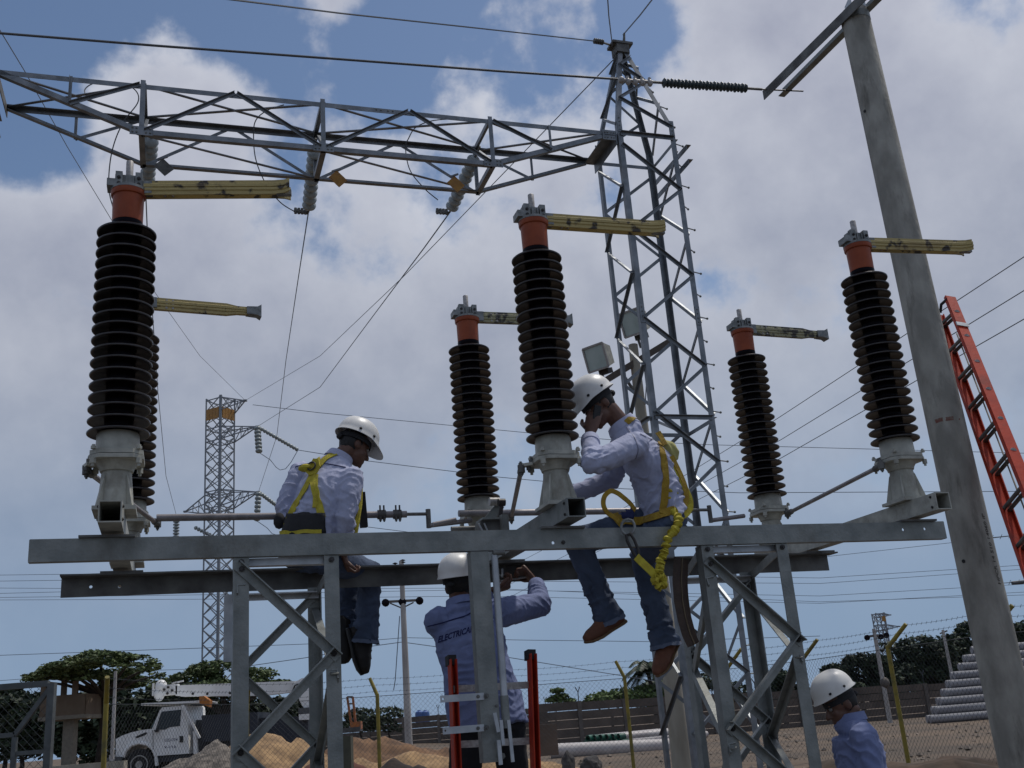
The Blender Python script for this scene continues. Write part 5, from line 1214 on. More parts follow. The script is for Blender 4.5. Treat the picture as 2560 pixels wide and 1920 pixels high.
# boom
pts, ex = sidep([(434, 1711), (740, 1700), (742, 1726), (640, 1738), (434, 1740)], TY+.75, .42); MB().poly(pts, ex).build('boom', white_t, tk)
pts, ex = sidep([(420, 1712), (434, 1712), (434, 1738), (420, 1738)], TY+.8, .32); MB().poly(pts, ex).build('boom_collar', white_t, tk)
c = tp(380, 1725)
mb = MB(); mb.ball(V((tp(381, 1714).x, TY+.9, tp(381, 1714).z)), (.22, .2, .24)); mb.ball(V((tp(376, 1732).x, TY+.9, tp(376, 1732).z)), (.2, .2, .28)); mb.bar(V((tp(385, 1724).x, TY+.95, c.z)), V((tp(424, 1723).x, TY+.95, c.z+.01)), .3, .36); mb.build('boom_head', white_t, tk)
mb = MB(); mb.bar(V((tp(361, 1706).x, TY+.9, tp(361, 1706).z)), V((tp(360, 1738).x, TY+.9, tp(360, 1738).z)), .06, .06, Y); mb.bar(V((tp(408, 1706).x, TY+.9, tp(408, 1706).z)), V((tp(438, 1700).x, TY+.9, tp(438, 1700).z)), .05, .05); mb.build('boom_hook', white_t, tk)
mb = MB()
for (x, y) in ((392, 1722), (402, 1716), (412, 1724), (400, 1732), (465, 1733), (502, 1733), (560, 1731), (620, 1729)): mb.ball(V((tp(x, y).x, TY+.76, tp(x, y).z)), .05)
mb.build('boom_pin', dark_bolt, tk)
pts, ex = sidep([(725, 1706), (745, 1694), (772, 1690), (790, 1706), (788, 1770), (752, 1772), (740, 1752)], TY+.6, .7); MB().poly(pts, ex).build('boom_pedestal', white_t, tk)
pts, ex = sidep([(738, 1770), (790, 1766), (792, 1782), (738, 1784)], TY+.5, .9); MB().poly(pts, ex).build('turret_base', chrome, tk)
pts, ex = sidep([(742, 1786), (768, 1784), (769, 1799), (743, 1800)], TY+.3, .5); MB().poly(pts, ex).build('control_box', white_t, tk)
mb = MB(); mb.tube([V((tp(x, y).x, TY+.6, tp(x, y).z)) for x, y in ((720, 1730), (728, 1712), (745, 1706), (752, 1720))], .03, 6); mb.build('hydraulic_hose', black_rub, tk)
blue_ink = mat('faded blue lettering', (.03, .035, .10), rough=.7)
for (txt, x0, y0, x1, hgt) in (('UZD-774', 409, 1854, 442, 9.5), ('V-110', 409, 1871, 439, 8.)):
    def pl(u, v):
        p = tp(x0 + (x1-x0)*u, y0 - (x1-x0)*u*.05 - v*hgt); return V((p.x, TY+.046, p.z))
    decal_text(txt, pl, blue_ink, 'door_lettering', tk)
# ---------------------------------------------------------------- small far things
t = thing('drill_rig', 'small orange machine with an upright ladder-like mast behind the soil heap', 'machine', at(880, 1830, 52.))
orange_m = mat('orange machine paint', (.40, .13, .03), (.2, .08, .04), rough=.6, scale=4)
e_ = lambda x, y: at(x, y, 52.)
for (x0, y0, x1, y1) in ((868, 1742, 880, 1822), (882, 1742, 890, 1820)): MB().bar(e_(x0, y0), e_(x1, y1), .1, .1).build('mast_rail', orange_m, t)
for f_ in (0., .22, .45, .7): MB().bar(e_(868+12*f_, 1742+80*f_), e_(882+8*f_, 1742+78*f_), .07, .07).build('mast_rung', chrome, t)
MB().box(e_(891, 1814), (.5, .6, .35)).build('engine_box', orange_m, t); MB().box(e_(880, 1824), (.9, .8, .2)).build('undercarriage', chrome, t)
t = thing('water_tank', 'two small blue rounded tanks beyond the wall, left of the man on the ladder', 'tank', at(1056, 1795, 95.))
blue_t = mat('blue plastic', (.06, .13, .34), (.05, .11, .30), rough=.5)
for x, r in ((1049, .38), (1064, .36)): c = at(x, 1795, 95.); MB().lathe([(r*.98, -.4), (r, -.3), (r*.97, .1), (r, .35), (r*.9, .5), (r*.45, .6), (r*.4, .66)], 16, c, Z).build('tank_body', blue_t, t)
# ---------------------------------------------------------------- people
skin = mat('brown skin', (.125, .058, .036), (.095, .042, .026), rough=.5, scale=30)
hair_m = mat('black hair', (.008, .007, .007), rough=.6)
shirt_a = mat('pale lilac shirt', (.42, .445, .595), (.34, .36, .49), rough=.85, scale=7, bump=.25, bscale=60)
shirt_b = mat('blue work shirt', (.185, .22, .385), (.14, .172, .315), rough=.85, scale=7, bump=.25, bscale=60)
jeans = mat('blue jeans', (.078, .108, .175), (.038, .054, .092), rough=.9, scale=5, bump=.3, bscale=80, thr=(.35, .7))
jeans_l = mat('frayed denim hem', (.12, .15, .22), rough=.9)
black_t = mat('black trousers', (.010, .010, .013), rough=.9)
boot_d = mat('dark work boot', (.022, .017, .015), (.012, .01, .009), rough=.7, bump=.2)
boot_b = mat('brown suede shoe', (.17, .065, .035), (.11, .045, .025), rough=.8, bump=.3)
sole_t = mat('tan sole', (.20, .12, .06), (.15, .085, .04), rough=.8)
hat_w = mat('white hard hat', (.70, .69, .66), (.62, .60, .56), rough=.38, scale=9, thr=(.55, .75))
strap_y = mat('yellow webbing', (.50, .43, .035), (.38, .30, .025), rough=.8, scale=30, bump=.4, bscale=150)
strap_o = mat('orange yellow webbing', (.36, .235, .018), (.27, .16, .012), rough=.8, scale=30, bump=.4)
strap_n = mat('navy webbing', (.02, .028, .10), rough=.85)
pad_k = mat('black padded belt', (.010, .010, .012), (.018, .018, .02), rough=.85, bump=.3)
eye_w = mat('eye white', (.22, .20, .18), rough=.3); eye_d = mat('dark iris', (.01, .007, .005), rough=.2)
ink_b = mat('navy shirt print', (.014, .018, .085), rough=.9)

def blob(name, mb, vox, it, m, parent, folds=(), base=(.004, 9), post=None):
    me = bpy.data.meshes.new('tmp'); me.from_pydata([p[:] for p in mb.v], [], mb.f)
    bm = bmesh.new(); bm.from_mesh(me); bmesh.ops.recalc_face_normals(bm, faces=bm.faces); bm.to_mesh(me); bm.free()
    o = bpy.data.objects.new('tmp', me); COL.objects.link(o)
    r = o.modifiers.new('r', 'REMESH'); r.mode = 'VOXEL'; r.voxel_size = vox
    s = o.modifiers.new('s', 'SMOOTH'); s.factor = .5; s.iterations = it
    dg = bpy.context.evaluated_depsgraph_get(); m2 = bpy.data.meshes.new_from_object(o.evaluated_get(dg))
    COL.objects.unlink(o); bpy.data.objects.remove(o); m2.name = name
    nv = [v_.normal.copy() for v_ in m2.vertices]; co = [v_.co.copy() for v_ in m2.vertices]
    if folds or base[0]:
        sq = Matrix.Diagonal((1., 1., 1.5))
        for i, (p, n_) in enumerate(zip(co, nv)):
            d = base[0]*(noise.noise(p*base[1]) + .5*noise.noise(p*base[1]*2.3))
            if base[1] == 9:      # sharp creases in the cloth
                wq = sq @ p + V((1, 1, 1))*.05*noise.noise(p*6)
                ms = .25 + 1.1*sstep(-.1, .35, noise.noise(p*2.6+V((3, 1, 8))))
                d -= ms*.0085*math.exp(-(noise.noise(wq*6.2)/.07)**2)*(.3 + abs(noise.noise(p*4+V((5, 0, 0))))*2.2)
                d += ms*.0060*math.exp(-(noise.noise(wq*9.5+V((0, 7, 0)))/.08)**2)*(.2 + abs(noise.noise(p*5+V((0, 3, 0))))*2.)
            for (c, rad, ax, fr, amp) in folds:
                q = p-c; w2 = math.exp(-(q.length/rad)**2)
                if w2 > .03:
                    ph = fr*.62*q.dot(ax) + 5.5*noise.noise(p*5.2) + 2.*noise.noise(p*13)
                    sn = math.sin(ph); d += 1.35*amp*w2*(1-2*abs(sn)**.7)*(.55+.9*abs(noise.noise(p*5+V((9, 0, 0)))))
            co[i] = p + n_*d
    if post: co = [post(p) for p in co]
    faces = [tuple(f.vertices) for f in m2.polygons]
    bvh = BVHTree.FromPolygons(co, faces)
    inv = orig(parent).inverted()
    for v_, p in zip(m2.vertices, co): v_.co = inv @ p
    m2.polygons.foreach_set('use_smooth', [True]*len(m2.polygons)); m2.materials.clear(); m2.materials.append(m); m2.update()
    ob = raw(name, m2, parent); return ob, bvh
def limb(mb, pts, rs, n=14):
    mb.tube(pts, rs, n); 
    for p, r in ((pts[0], rs[0]), (pts[-1], rs[-1])): mb.ball(p, r*.98, 12)
    for p, r in zip(pts[1:-1], rs[1:-1]): mb.ball(p, r*.99, 12)
def hand(mb, wr, d, pn, curl=.6, side=1, spread=.10, sc_=1., thumb=.7):
    """palm + four unequal fingers bent at three joints + thumb from the side of the palm. d: along the hand, pn: palm side"""
    d = d.normalized(); pn = (pn - d*pn.dot(d)).normalized(); s_ = d.cross(pn)*side
    k = sc_
    mb.loft([(wr - d*.01*k, s_*.026*k, pn*.019*k), (wr + d*.03*k, s_*.037*k, pn*.017*k), (wr + d*.075*k, s_*.042*k, pn*.015*k), (wr + d*.092*k, s_*.038*k, pn*.012*k)], 14)
    for f_, (off, ln) in enumerate(((.030, .066), (.011, .076), (-.009, .071), (-.028, .056))):
        p = wr + d*.085*k + s_*off*k; fd = (d + s_*(off*spread*30*.1)).normalized(); ang = 0; pts = [p - fd*.02*k]
        for j, fr in enumerate((.42, .33, .25)):
            ang += curl*(.75 if j == 0 else 1.); dj = fd*math.cos(ang) + pn*math.sin(ang); pts.append(pts[-1] + dj*(ln*fr + (.02 if j == 0 else 0))*k)
        mb.tube(pts, [.0098*k, .0095*k, .0088*k, .0072*k], 10); mb.ball(pts[-1], .0075*k, 8)
        for q in pts[1:-1]: mb.ball(q, .0092*k, 8)
    p = wr + d*.025*k + s_*.030*k; t1 = p + (d*.5 + s_*.75*thumb + pn*.4).normalized()*.042*k; t2 = t1 + (d*.8 + s_*.15 + pn*.5).normalized()*.030*k
    mb.tube([p - s_*.01*k, p, t1, t2], [.014*k, .0145*k, .0115*k, .0095*k], 10); mb.ball(t2, .0095*k, 8); mb.ball(t1, .0118*k, 8)
def head_parts(mb, c, hf, hu, sc_=1.):
    la = hf.cross(hu).normalized(); k = sc_
    mb.ball(c - hf*.008*k + hu*.02*k, (.073*k, .092*k, .098*k), 20, (la, hf, hu))
    mb.ball(c + hf*.028*k - hu*.045*k, (.060*k, .062*k, .062*k), 16, (la, hf, hu))
    mb.ball(c + hf*.050*k - hu*.080*k, (.040*k, .040*k, .030*k), 12, (la, hf, hu))
    mb.ball(c + hf*.072*k - hu*.098*k, (.022*k, .018*k, .018*k), 10, (la, hf, hu))
    mb.ball(c + hf*.074*k + hu*.022*k, (.052*k, .014*k, .012*k), 12, (la, hf, hu))
    mb.tube([c + hf*.078*k + hu*.012*k, c + hf*.094*k - hu*.012*k, c + hf*.108*k - hu*.032*k], [.0085*k, .0105*k, .0135*k], 10); mb.ball(c + hf*.106*k - hu*.034*k, .0135*k, 10)
    for s_ in (-1, 1):
        mb.ball(c + hf*.094*k - hu*.038*k + la*s_*.012*k, .009*k, 8); mb.ball(c + hf*.058*k - hu*.025*k + la*s_*.036*k, (.020*k, .022*k, .020*k), 10, (la, hf, hu))
        ec = c - hf*.012*k - hu*.012*k + la*s_*.074*k; mb.ball(ec, (.008*k, .021*k, .032*k), 12, (la, hf*.92 + la*s_*-.0 , hu)); mb.ball(ec + la*s_*.006*k - hf*.008*k, (.006*k, .014*k, .026*k), 10, (la, hf, hu))
        mb.ball(c + hf*.082*k - hu*.062*k + la*s_*.0*k, (.024*k, .012*k, .0075*k), 10, (la, hf, hu))
    mb.ball(c + hf*.083*k - hu*.072*k, (.021*k, .012*k, .0085*k), 10, (la, hf, hu))
def hardhat(t, c, hf, hu, sc_=1., knob=True, slots=True, peak=1., hup=0.):
    la = hf.cross(hu).normalized(); k = sc_; nA, nR = 40, 12; vs = []; fs = []
    base = c + hu*(.056*k + hup)
    def prof(inner):
        rows = []
        off = -.004 if inner else 0
        for i in range(nR+1):
            ph = (math.pi/2)*(i/nR); row = []
            for j in range(nA):
                th = 2*math.pi*j/nA; ct, st = math.cos(th), math.sin(th)
                r = math.sin(ph)**.88; fl = (.137+off)*k; wl = (.113+off)*k
                ridge = .006*k*math.exp(-(st*wl*r/.022)**2)*(1-(i/nR)**3)
                row.append(base + hf*(ct*r*fl) + la*(st*r*wl) + hu*((.126+off)*k*math.cos(ph)**.9 + (0 if inner else ridge)))
            rows.append(row)
        ex = []
        for j in range(nA):
            th = 2*math.pi*j/nA; ct, st = math.cos(th), math.sin(th); pk = max(0, (ct-.35)/.65)**1.1
            e = .005 + .006*max(0, -ct) + .058*pk*peak; dn = .012 + .034*pk*peak
            ex.append(base + hf*(ct*(.137*k+e*k)) + la*(st*(.113*k + .005*k + .004*k*pk)) - hu*(dn*k + (.003*k if inner else 0)))
        rows.append(ex); return rows
    o_, i_ = prof(False), prof(True); nrow = nR+2
    for rows in (o_, i_):
        for row in rows: vs += row
    def idx(l, r, j): return l*nrow*nA + r*nA + j % nA
    for r in range(nrow-1):
        for j in range(nA):
            fs.append((idx(0, r, j), idx(0, r+1, j), idx(0, r+1, j+1), idx(0, r, j+1))); fs.append((idx(1, r, j), idx(1, r, j+1), idx(1, r+1, j+1), idx(1, r+1, j)))
    for j in range(nA): fs.append((idx(0, nrow-1, j), idx(1, nrow-1, j), idx(1, nrow-1, j+1), idx(0, nrow-1, j+1)))
    hp_ = thing_child('hard_hat', t)
    mb = MB().add(vs, fs); mb.fix = True; hat = mb.build('hard_hat', hat_w, t, 60)
    mb = MB(); n = 28
    ring = [(c + hu*(.030*k) + hf*(math.cos(2*math.pi*j/n)*.106*k - .006*k) + la*(math.sin(2*math.pi*j/n)*.088*k)) for j in range(n)]; vs = []
    for p in ring: vs += [p + hu*.016*k, p - hu*.016*k]
    mb.add(vs, [(2*j, 2*j+1, (2*j+3) % (2*n), (2*j+2) % (2*n)) for j in range(n)]); mb.build('suspension_band', pad_k, t)
    if knob: MB().ball(c - hf*.112*k + hu*.012*k, (.026*k, .020*k, .020*k), 10, (la, hf, hu)).build('ratchet_knob', black_rub, t)
    if slots:
        mb = MB()
        for s_ in (-1, 1):
            for th in (1.15, 1.9):
                ct, st = math.cos(th), math.sin(th); mb.ball(base + hf*(ct*.1365*k) + la*(st*s_*.1125*k) + hu*.012*k, (.010*k, .010*k, .008*k), 8, (la, hf, hu))
        mb.build('hat_slot', black_rub, hat)
def thing_child(*a): return None
def collar(t, nb, up, fw, m, r=.066, name='collar'):
    la = fw.cross(up).normalized(); n = 26; vs = []
    for j in range(n):
        th = 2*math.pi*j/n; ct, st = math.cos(th), math.sin(th); d = fw*ct*1.12 + la*st; open_ = max(0, ct)**3*.02
        lo = nb + d*(r*1.22) - up*(.005 + .014*max(0, ct)); vs += [nb + d*(r*1.0) + up*(.032-open_), nb + d*(r*1.12) + up*(.035-open_), lo + d*.006 - up*.006, lo - d*.010]
    fs = [(4*j+k, 4*j+(k+1) % 4, (4*j+4+(k+1) % 4) % (4*n), (4*j+4+k) % (4*n)) for j in range(n) for k in range(4)]
    mb = MB().add(vs, fs); mb.fix = True; return mb.build(name, m, t, 60)
def ribbon(t, name, pts, nrm, wd, m, th=.004):
    vs = []; n = len(pts)
    for i, p in enumerate(pts):
        tg = (pts[min(i+1, n-1)] - pts[max(i-1, 0)]).normalized(); s_ = tg.cross(nrm[i]).normalized()*wd/2; o_ = nrm[i]*th
        vs += [p - s_, p - s_ + o_, p + s_ + o_, p + s_]
    fs = [(4*i+k, 4*i+(k+1) % 4, 4*i+4+(k+1) % 4, 4*i+4+k) for i in range(n-1) for k in range(4)] + [(0, 1, 2, 3), (4*n-1, 4*n-2, 4*n-3, 4*n-4)]
    mb = MB().add(vs, fs); mb.fix = True; return mb.build(name, m, t, 30)
def on_cloth(bvhs, x, y):
    d = ray(x, y).normalized(); best = None
    for b in bvhs:
        h = b.ray_cast(CAM, d)
        if h[0] is not None and (best is None or h[3] < best[3]): best = h
    return best
def worn_strap(t, name, bvhs, px, wd, m, lift=.004, dens=9):
    pts, ns = [], []; 
    for (x0, y0), (x1, y1) in zip(px, px[1:]):
        for i in range(dens):
            h = on_cloth(bvhs, x0+(x1-x0)*i/dens, y0+(y1-y0)*i/dens)
            if h: pts.append(h[0] + h[1]*lift); ns.append(h[1])
    if len(pts) < 3: print('strap missed', name, px[0]); return None
    for _ in range(3):
        pts = [pts[0]] + [(pts[i-1]+pts[i]*2+pts[i+1])/4 for i in range(1, len(pts)-1)] + [pts[-1]]; ns = [ns[0]] + [(ns[i-1]+ns[i]*2+ns[i+1]).normalized() for i in range(1, len(ns)-1)] + [ns[-1]]
    return ribbon(t, name, pts, ns, wd, m)
def person(label, j, hf, hu, shirt_m, trouser_m, boot_m, folds_extra=(), girth=1., hem=1., cuff_roll=(0, 0), sl=1., hs=1., drop=.02, bs=1., knob=True, seat_b=None, hands=None, sole=None, hat=1., leg_r=1., chest_k=1., peak=1., hup=.006):
    t = thing('person', label, 'person', j['pel'])
    hf = hf.normalized(); hu = (hu - hf*hu.dot(hf)).normalized(); HC = j['head']; NB = j['neck']; PE = j['pel']; CH = j['chest']
    la = (j['RS']-j['LS']).normalized(); up1 = (NB-CH).normalized(); up0 = (CH-PE).normalized(); fr = up1.cross(la).normalized()
    lap = (j['RH']-j['LH']).normalized(); lap = (lap*.6 + la*.4).normalized()
    # body: one continuous figure
    mb = MB(); head_parts(mb, HC, hf, hu)
    nk = HC - hu*.055 - hf*.035
    mb.tube([NB - up1*.04, NB + up1*.02, nk, HC - hf*.02], [.060, .056, .054, .06], 14)
    f_ = lambda u, v, c, hw, hd: (c, u*hw, v*hd)
    mb.loft([f_(la, fr, PE - up0*.05, .12, .085), f_(la, fr, PE + up0*.08, .125, .085), f_(la, fr, CH, .14, .095), f_(la, fr, CH + up1*.1, .145, .09), f_(la, fr, NB - up1*.06, .085, .055), f_(la, fr, NB, .045, .045)], 18)
    for s_ in 'LR':
        sh, el, wr = j[s_+'S'], j[s_+'E'], j[s_+'W']
        limb(mb, [sh, sh.lerp(el, .5), el], [.048, .046, .038]); limb(mb, [el, el.lerp(wr, .4), wr], [.038, .036, .026])
        d, pn, curl, sd_ = (hands or {}).get(s_, ((wr-el), fr, .5, 1)); hand(mb, wr + (d.normalized())*.02, d, pn, curl, sd_, .10, hs)
        hp_, kn, an = j[s_+'H'], j[s_+'K'], j[s_+'A']
        limb(mb, [hp_, hp_.lerp(kn, .5), kn], [.072, .068, .05]); limb(mb, [kn, kn.lerp(an, .4), an], [.05, .05, .036]); a2_ = (an-kn).normalized(); f2_ = (j[s_+'T']-an).normalized(); d2_ = a2_ - f2_*a2_.dot(f2_); mb.tube([an, an + f2_*.06 + d2_*.022, an + f2_*.13 + d2_*.030], [.034, .030, .022], 10)
    blob('body', mb, .0058, 3, skin, t, base=(0, 1))
    for s_ in (-1, 1):
        l2 = hf.cross(hu); c = HC + hf*.0755 + hu*.004 + l2*s_*.030; e = MB().ball(c, .0115, 10).build('eye', eye_w, t); MB().ball(c + hf*.0075, .0058, 8).build('iris', eye_d, e)
    mb = MB(); l2 = hf.cross(hu); mb.ball(HC - hf*.017 + hu*.022, (.0765, .088, .098), 18, (l2, hf, hu)); mb.ball(HC - hf*.060 - hu*.020, (.054, .032, .040), 12, (l2, hf, hu)); mb.build('hair', hair_m, t)
    # shirt
    g = girth; mb = MB(); hw = .165*g*hem
    secs = [f_(la*.5+lap*.5, fr, PE - up0*drop, hw, .125*g), f_(la*.7+lap*.3, fr, PE + up0*.09, .165*g*hem, .128*g), f_(la, fr, CH - up0*.10, .172*g, .128*g), f_(la, fr, CH + up1*.02, .182*g*chest_k, .130*g), f_(la, fr, CH + up1*.10, .180*g*chest_k, .12*g)]
    sh_mid = (j['RS']+j['LS'])/2; shw = (j['RS']-j['LS']).length/2
    secs += [f_(la, fr, sh_mid + up1*.015, shw*.98, .098), f_(la, fr, NB - up1*.030, .130, .098), f_(la, fr, NB + up1*.004, .086, .084), f_(la, fr, NB + up1*.022, .072, .072)]
    mb.loft(secs, 24)
    folds = list(folds_extra)
    for k, s_ in enumerate('LR'):
        sh, el, wr = j[s_+'S'], j[s_+'E'], j[s_+'W']; cut = wr.lerp(el, .12 + .28*cuff_roll[k])
        limb(mb, [sh, sh.lerp(el, .5), el], [.076*sl, .069*sl, .062*sl]); mb.tube([el, el.lerp(cut, .5), cut], [.062*sl, .056*sl, .048*sl], 14)
        ax = (el-sh).normalized(); a2 = (wr-el).normalized()
        folds += [(el, .10, (ax+a2).normalized() if (ax+a2).length > .2 else ax, 95, .0065), (sh, .11, ax, 70, .005), (el.lerp(cut, .6), .09, a2, 85, .005), (sh.lerp(el, .5), .1, (ax + fr*.5).normalized(), 60, .0045)]
    folds += [(CH - up0*.06, .20, (up1 + la*.45).normalized(), 62, .0065), (CH + up1*.05, .18, (up1*.5 + la*.8).normalized(), 55, .0045), (PE + up0*.06, .17, (up0 + la*.25).normalized(), 75, .008)]
    so_, bv = blob('shirt', mb, .007, 4, shirt_m, t, folds)
    for k, s_ in enumerate('LR'):
        el, wr = j[s_+'E'], j[s_+'W']; cut = wr.lerp(el, .12 + .28*cuff_roll[k]); a2 = (wr-el).normalized()
        MB().lathe([(.040, .018), (.050, .016), (.0525, .0), (.0535, -.03), (.046, -.034)], 20, cut, a2, False).build('cuff', shirt_m, so_)
    collar(so_, NB + up1*.006, (up1*.6 + (nk-NB).normalized()*.4).normalized(), fr if fr.dot(hf) > 0 else -fr, shirt_m)
    # trousers
    mb = MB(); ud = up0
    mb.loft([f_(lap, fr, PE - ud*.10, .13, .11), f_(lap, fr, PE - ud*.02, .158, .122), f_(lap, fr, PE + ud*.07, .15, .112), f_(lap, fr, PE + ud*.11, .145, .105)], 20)
    folds = []
    for s_ in 'LR':
        hp_, kn, an = j[s_+'H'], j[s_+'K'], j[s_+'A']; lr = leg_r; hemp = an + (an-kn).normalized()*.02
        limb(mb, [hp_, hp_.lerp(kn, .5), kn], [.100*lr, .090*lr, .076*lr]); mb.tube([kn, kn.lerp(an, .3), kn.lerp(an, .7), hemp], [.076*lr, .074*lr, .074*lr, .089*lr], 16)
        ax = (kn-hp_).normalized(); a2 = (an-kn).normalized()
        folds += [(kn, .12, (ax + a2).normalized(), 70, .008), (hp_, .13, ax, 60, .007), (an, .13, a2, 60, .009), (kn.lerp(an, .45), .12, (a2 + lap*.6).normalized(), 48, .006)]
    to_, bt_ = blob('trousers', mb, .0085, 4, trouser_m, t, folds)
    for s_ in 'LR':
        kn, an, to = j[s_+'K'], j[s_+'A'], j[s_+'T']; a2 = (an-kn).normalized(); hemp = an + a2*.012
        mb = MB(); n = 26; u = a2.orthogonal().normalized(); v = a2.cross(u); vs = []
        for q in range(n):
            d = u*math.cos(2*math.pi*q/n) + v*math.sin(2*math.pi*q/n); rg = .010*random.random(); vs += [hemp - a2*.004 + d*.086*leg_r, hemp + a2*(.012 + rg) + d*(.090*leg_r + .004*random.random())]
        mb.add(vs, [(2*q, 2*q+1, (2*q+3) % (2*n), (2*q+2) % (2*n)) for q in range(n)]); mb.build('frayed_hem' if trouser_m is jeans else 'hem', jeans_l if trouser_m is jeans else trouser_m, to_)
        fd = (to-an).normalized(); dn = (a2 - fd*a2.dot(fd)); dn = dn.normalized() if dn.length > .05 else -fr
        sdv = fd.cross(dn).normalized()*bs; dn0 = dn; dn = dn*bs; heel = an - fd*.045 + dn*.022; toe = an + fd*.165 + dn*.036
        mb = MB(); mb.loft([(heel - fd*.038, sdv*.024, dn*.036), (heel - fd*.01, sdv*.043, dn*.052), (heel + fd*.08, sdv*.045, dn*.056), (heel.lerp(toe, .72), sdv*.052, dn*.044), (toe, sdv*.045, dn*.034), (toe + fd*.035, sdv*.020, dn*.018)], 16)
        mb.tube([an - a2*.03, an + a2*.03 + dn*.01], [.052, .055], 14)
        bo, _ = blob('boot', mb, .0065, 3, boot_m, t, [(an.lerp(toe, .5), .05, fd, 120, .003)], (.001, 30))
        mb = MB(); off = dn*.046; mb.loft([(heel - fd*.038 + off, sdv*.024, dn*.012), (heel - fd*.01 + off, sdv*.041, dn*.013), (heel + fd*.08 + off, sdv*.040, dn*.012), (heel.lerp(toe, .72) + dn*.038, sdv*.053, dn*.012), (toe + dn*.028, sdv*.046, dn*.011), (toe + fd*.037 + dn*.016, sdv*.018, dn*.008)], 16)
        mb.build('sole', sole or black_rub, bo)
    hardhat(t, HC, hf, hu, hat, knob, True, peak, hup)
    return t, bv, bt_, dict(la=la, fr=fr, up=up1, HC=HC)

# --- man seated on the rear beam, back to us
j = dict(pel=onb(757, 1372, .93), chest=onb(806, 1245, .96), neck=onb(846, 1152, 1.0), head=onb(886, 1116, 1.02),
         RS=onb(880, 1196, .84), RE=onb(866, 1288, .78), RW=onb(858, 1382, .88), LS=onb(752, 1184, 1.16), LE=onb(712, 1268, 1.10), LW=onb(738, 1338, 1.02),
         RH=onb(800, 1390, .92), LH=onb(748, 1388, 1.06), RK=onb(928, 1432, 1.22), LK=onb(880, 1420, 1.40), RA=onb(912, 1596, 1.24), LA=onb(868, 1572, 1.38), RT=onb(934, 1690, 1.24), LT=onb(872, 1652, 1.40))
hf1 = A*.86 + B*.30 - Z*.40
m1, sv, tv, fr1 = person('man in a pale shirt seated on the rear beam, yellow straps crossed on his back', j, hf1, Z + hf1*.3, shirt_a, jeans, boot_d, bs=1.22, hands={'R': (j['RW']-j['RE'] + A*.08, A, .9, 1), 'L': (j['LW']-j['LE'], B, .6, 1)}, girth=1.02)
bv = [sv, tv]
hv = 'harness_strap'
worn_strap(m1, hv, bv, [(797, 1168), (793, 1146), (800, 1128)], .042, strap_y)
worn_strap(m1, hv, bv, [(792, 1170), (815, 1146), (842, 1133)], .042, strap_y)
worn_strap(m1, hv, bv, [(790, 1172), (762, 1225), (738, 1265), (720, 1300), (708, 1338)], .044, strap_y)
worn_strap(m1, hv, bv, [(780, 1182), (787, 1220), (796, 1255), (806, 1300)], .044, strap_y)
worn_strap(m1, hv, bv, [(792, 1188), (790, 1230), (785, 1275)], .022, strap_y)
worn_strap(m1, 'yoke_seam', [sv], [(738, 1168), (770, 1158), (820, 1160), (870, 1170)], .005, ink_b, .0003)
h = on_cloth(bv, 786, 1172); mb = MB(); pc_ = h[0] + h[1]*.015; u_ = (Z - h[1]*h[1].z).normalized(); s_ = u_.cross(h[1])
mb.poly([pc_ + s_*x_ + u_*y_ for x_, y_ in ((-.05, .005), (-.015, .02), (.0, .055), (.035, .045), (.05, .0), (.03, -.05), (-.01, -.055), (-.05, -.02))], h[1]*.014); mb.build('back_pad', strap_y, m1)
MB().ball(pc_ - s_*.045 - u_*.0 + h[1]*.01, (.05, .03, .022), 10, (s_, h[1], u_)).build('strap_bunch', strap_y, m1)
MB().tube([pc_ + u_*(.026*math.cos(a_*.524)) + s_*(.026*math.sin(a_*.524)) + h[1]*.022 for a_ in range(13)], .005, 6).build('d_ring', dark_bolt, m1)
def belt_patch(t, name, bvhs, quad, m, lift=.008, nx=14, ny=6):
    vs = []; ok = True
    for jy in range(ny+1):
        for ix in range(nx+1):
            u, v = ix/nx, jy/ny; x = (quad[0][0]*(1-u)+quad[1][0]*u)*(1-v) + (quad[3][0]*(1-u)+quad[2][0]*u)*v; y = (quad[0][1]*(1-u)+quad[1][1]*u)*(1-v) + (quad[3][1]*(1-u)+quad[2][1]*u)*v
            h = on_cloth(bvhs, x, y)
            vs.append(h[0] + h[1]*lift if h else None)
    good = [p for p in vs if p is not None]
    if not good: return
    vs2 = [p if p is not None else None for p in vs]; fs = []
    for jy in range(ny):
        for ix in range(nx):
            q = (jy*(nx+1)+ix, jy*(nx+1)+ix+1, (jy+1)*(nx+1)+ix+1, (jy+1)*(nx+1)+ix)
            if all(vs2[i] is not None for i in q) and max((vs2[a_]-vs2[b_]).length for a_ in q for b_ in q) < .12: fs.append(q)
    mb = MB(); mb.add([p if p is not None else good[0] for p in vs2], fs); o = mb.build(name, m, t, 60)
    s = o.modifiers.new('thick', 'SOLIDIFY'); s.thickness = .014; s.offset = 0; return o
belt_patch(m1, 'back_pad_belt', bv, [(722, 1284), (812, 1284), (812, 1336), (706, 1338)], pad_k)
worn_strap(m1, 'waist_belt', bv, [(708, 1332), (750, 1332), (806, 1330)], .022, strap_y, .018)
mb = MB(); c = onb(698, 1302, 1.0); mb.ball(c, (.035, .03, .05), 10); mb.build('belt_pouch', pad_k, m1)
mb = MB(); mb.bar(onb(903, 1232, .95), onb(910, 1318, .95), .04, .05, B); mb.build('tool_pouch', pad_k, m1)
mb = MB(); mb.tube([onb(903, 1200, .9), onb(900, 1260, .86), onb(890, 1310, .84), onb(888, 1335, .84)], [.012, .014, .02, .014], 8); mb.build('lanyard_end', strap_y, m1)

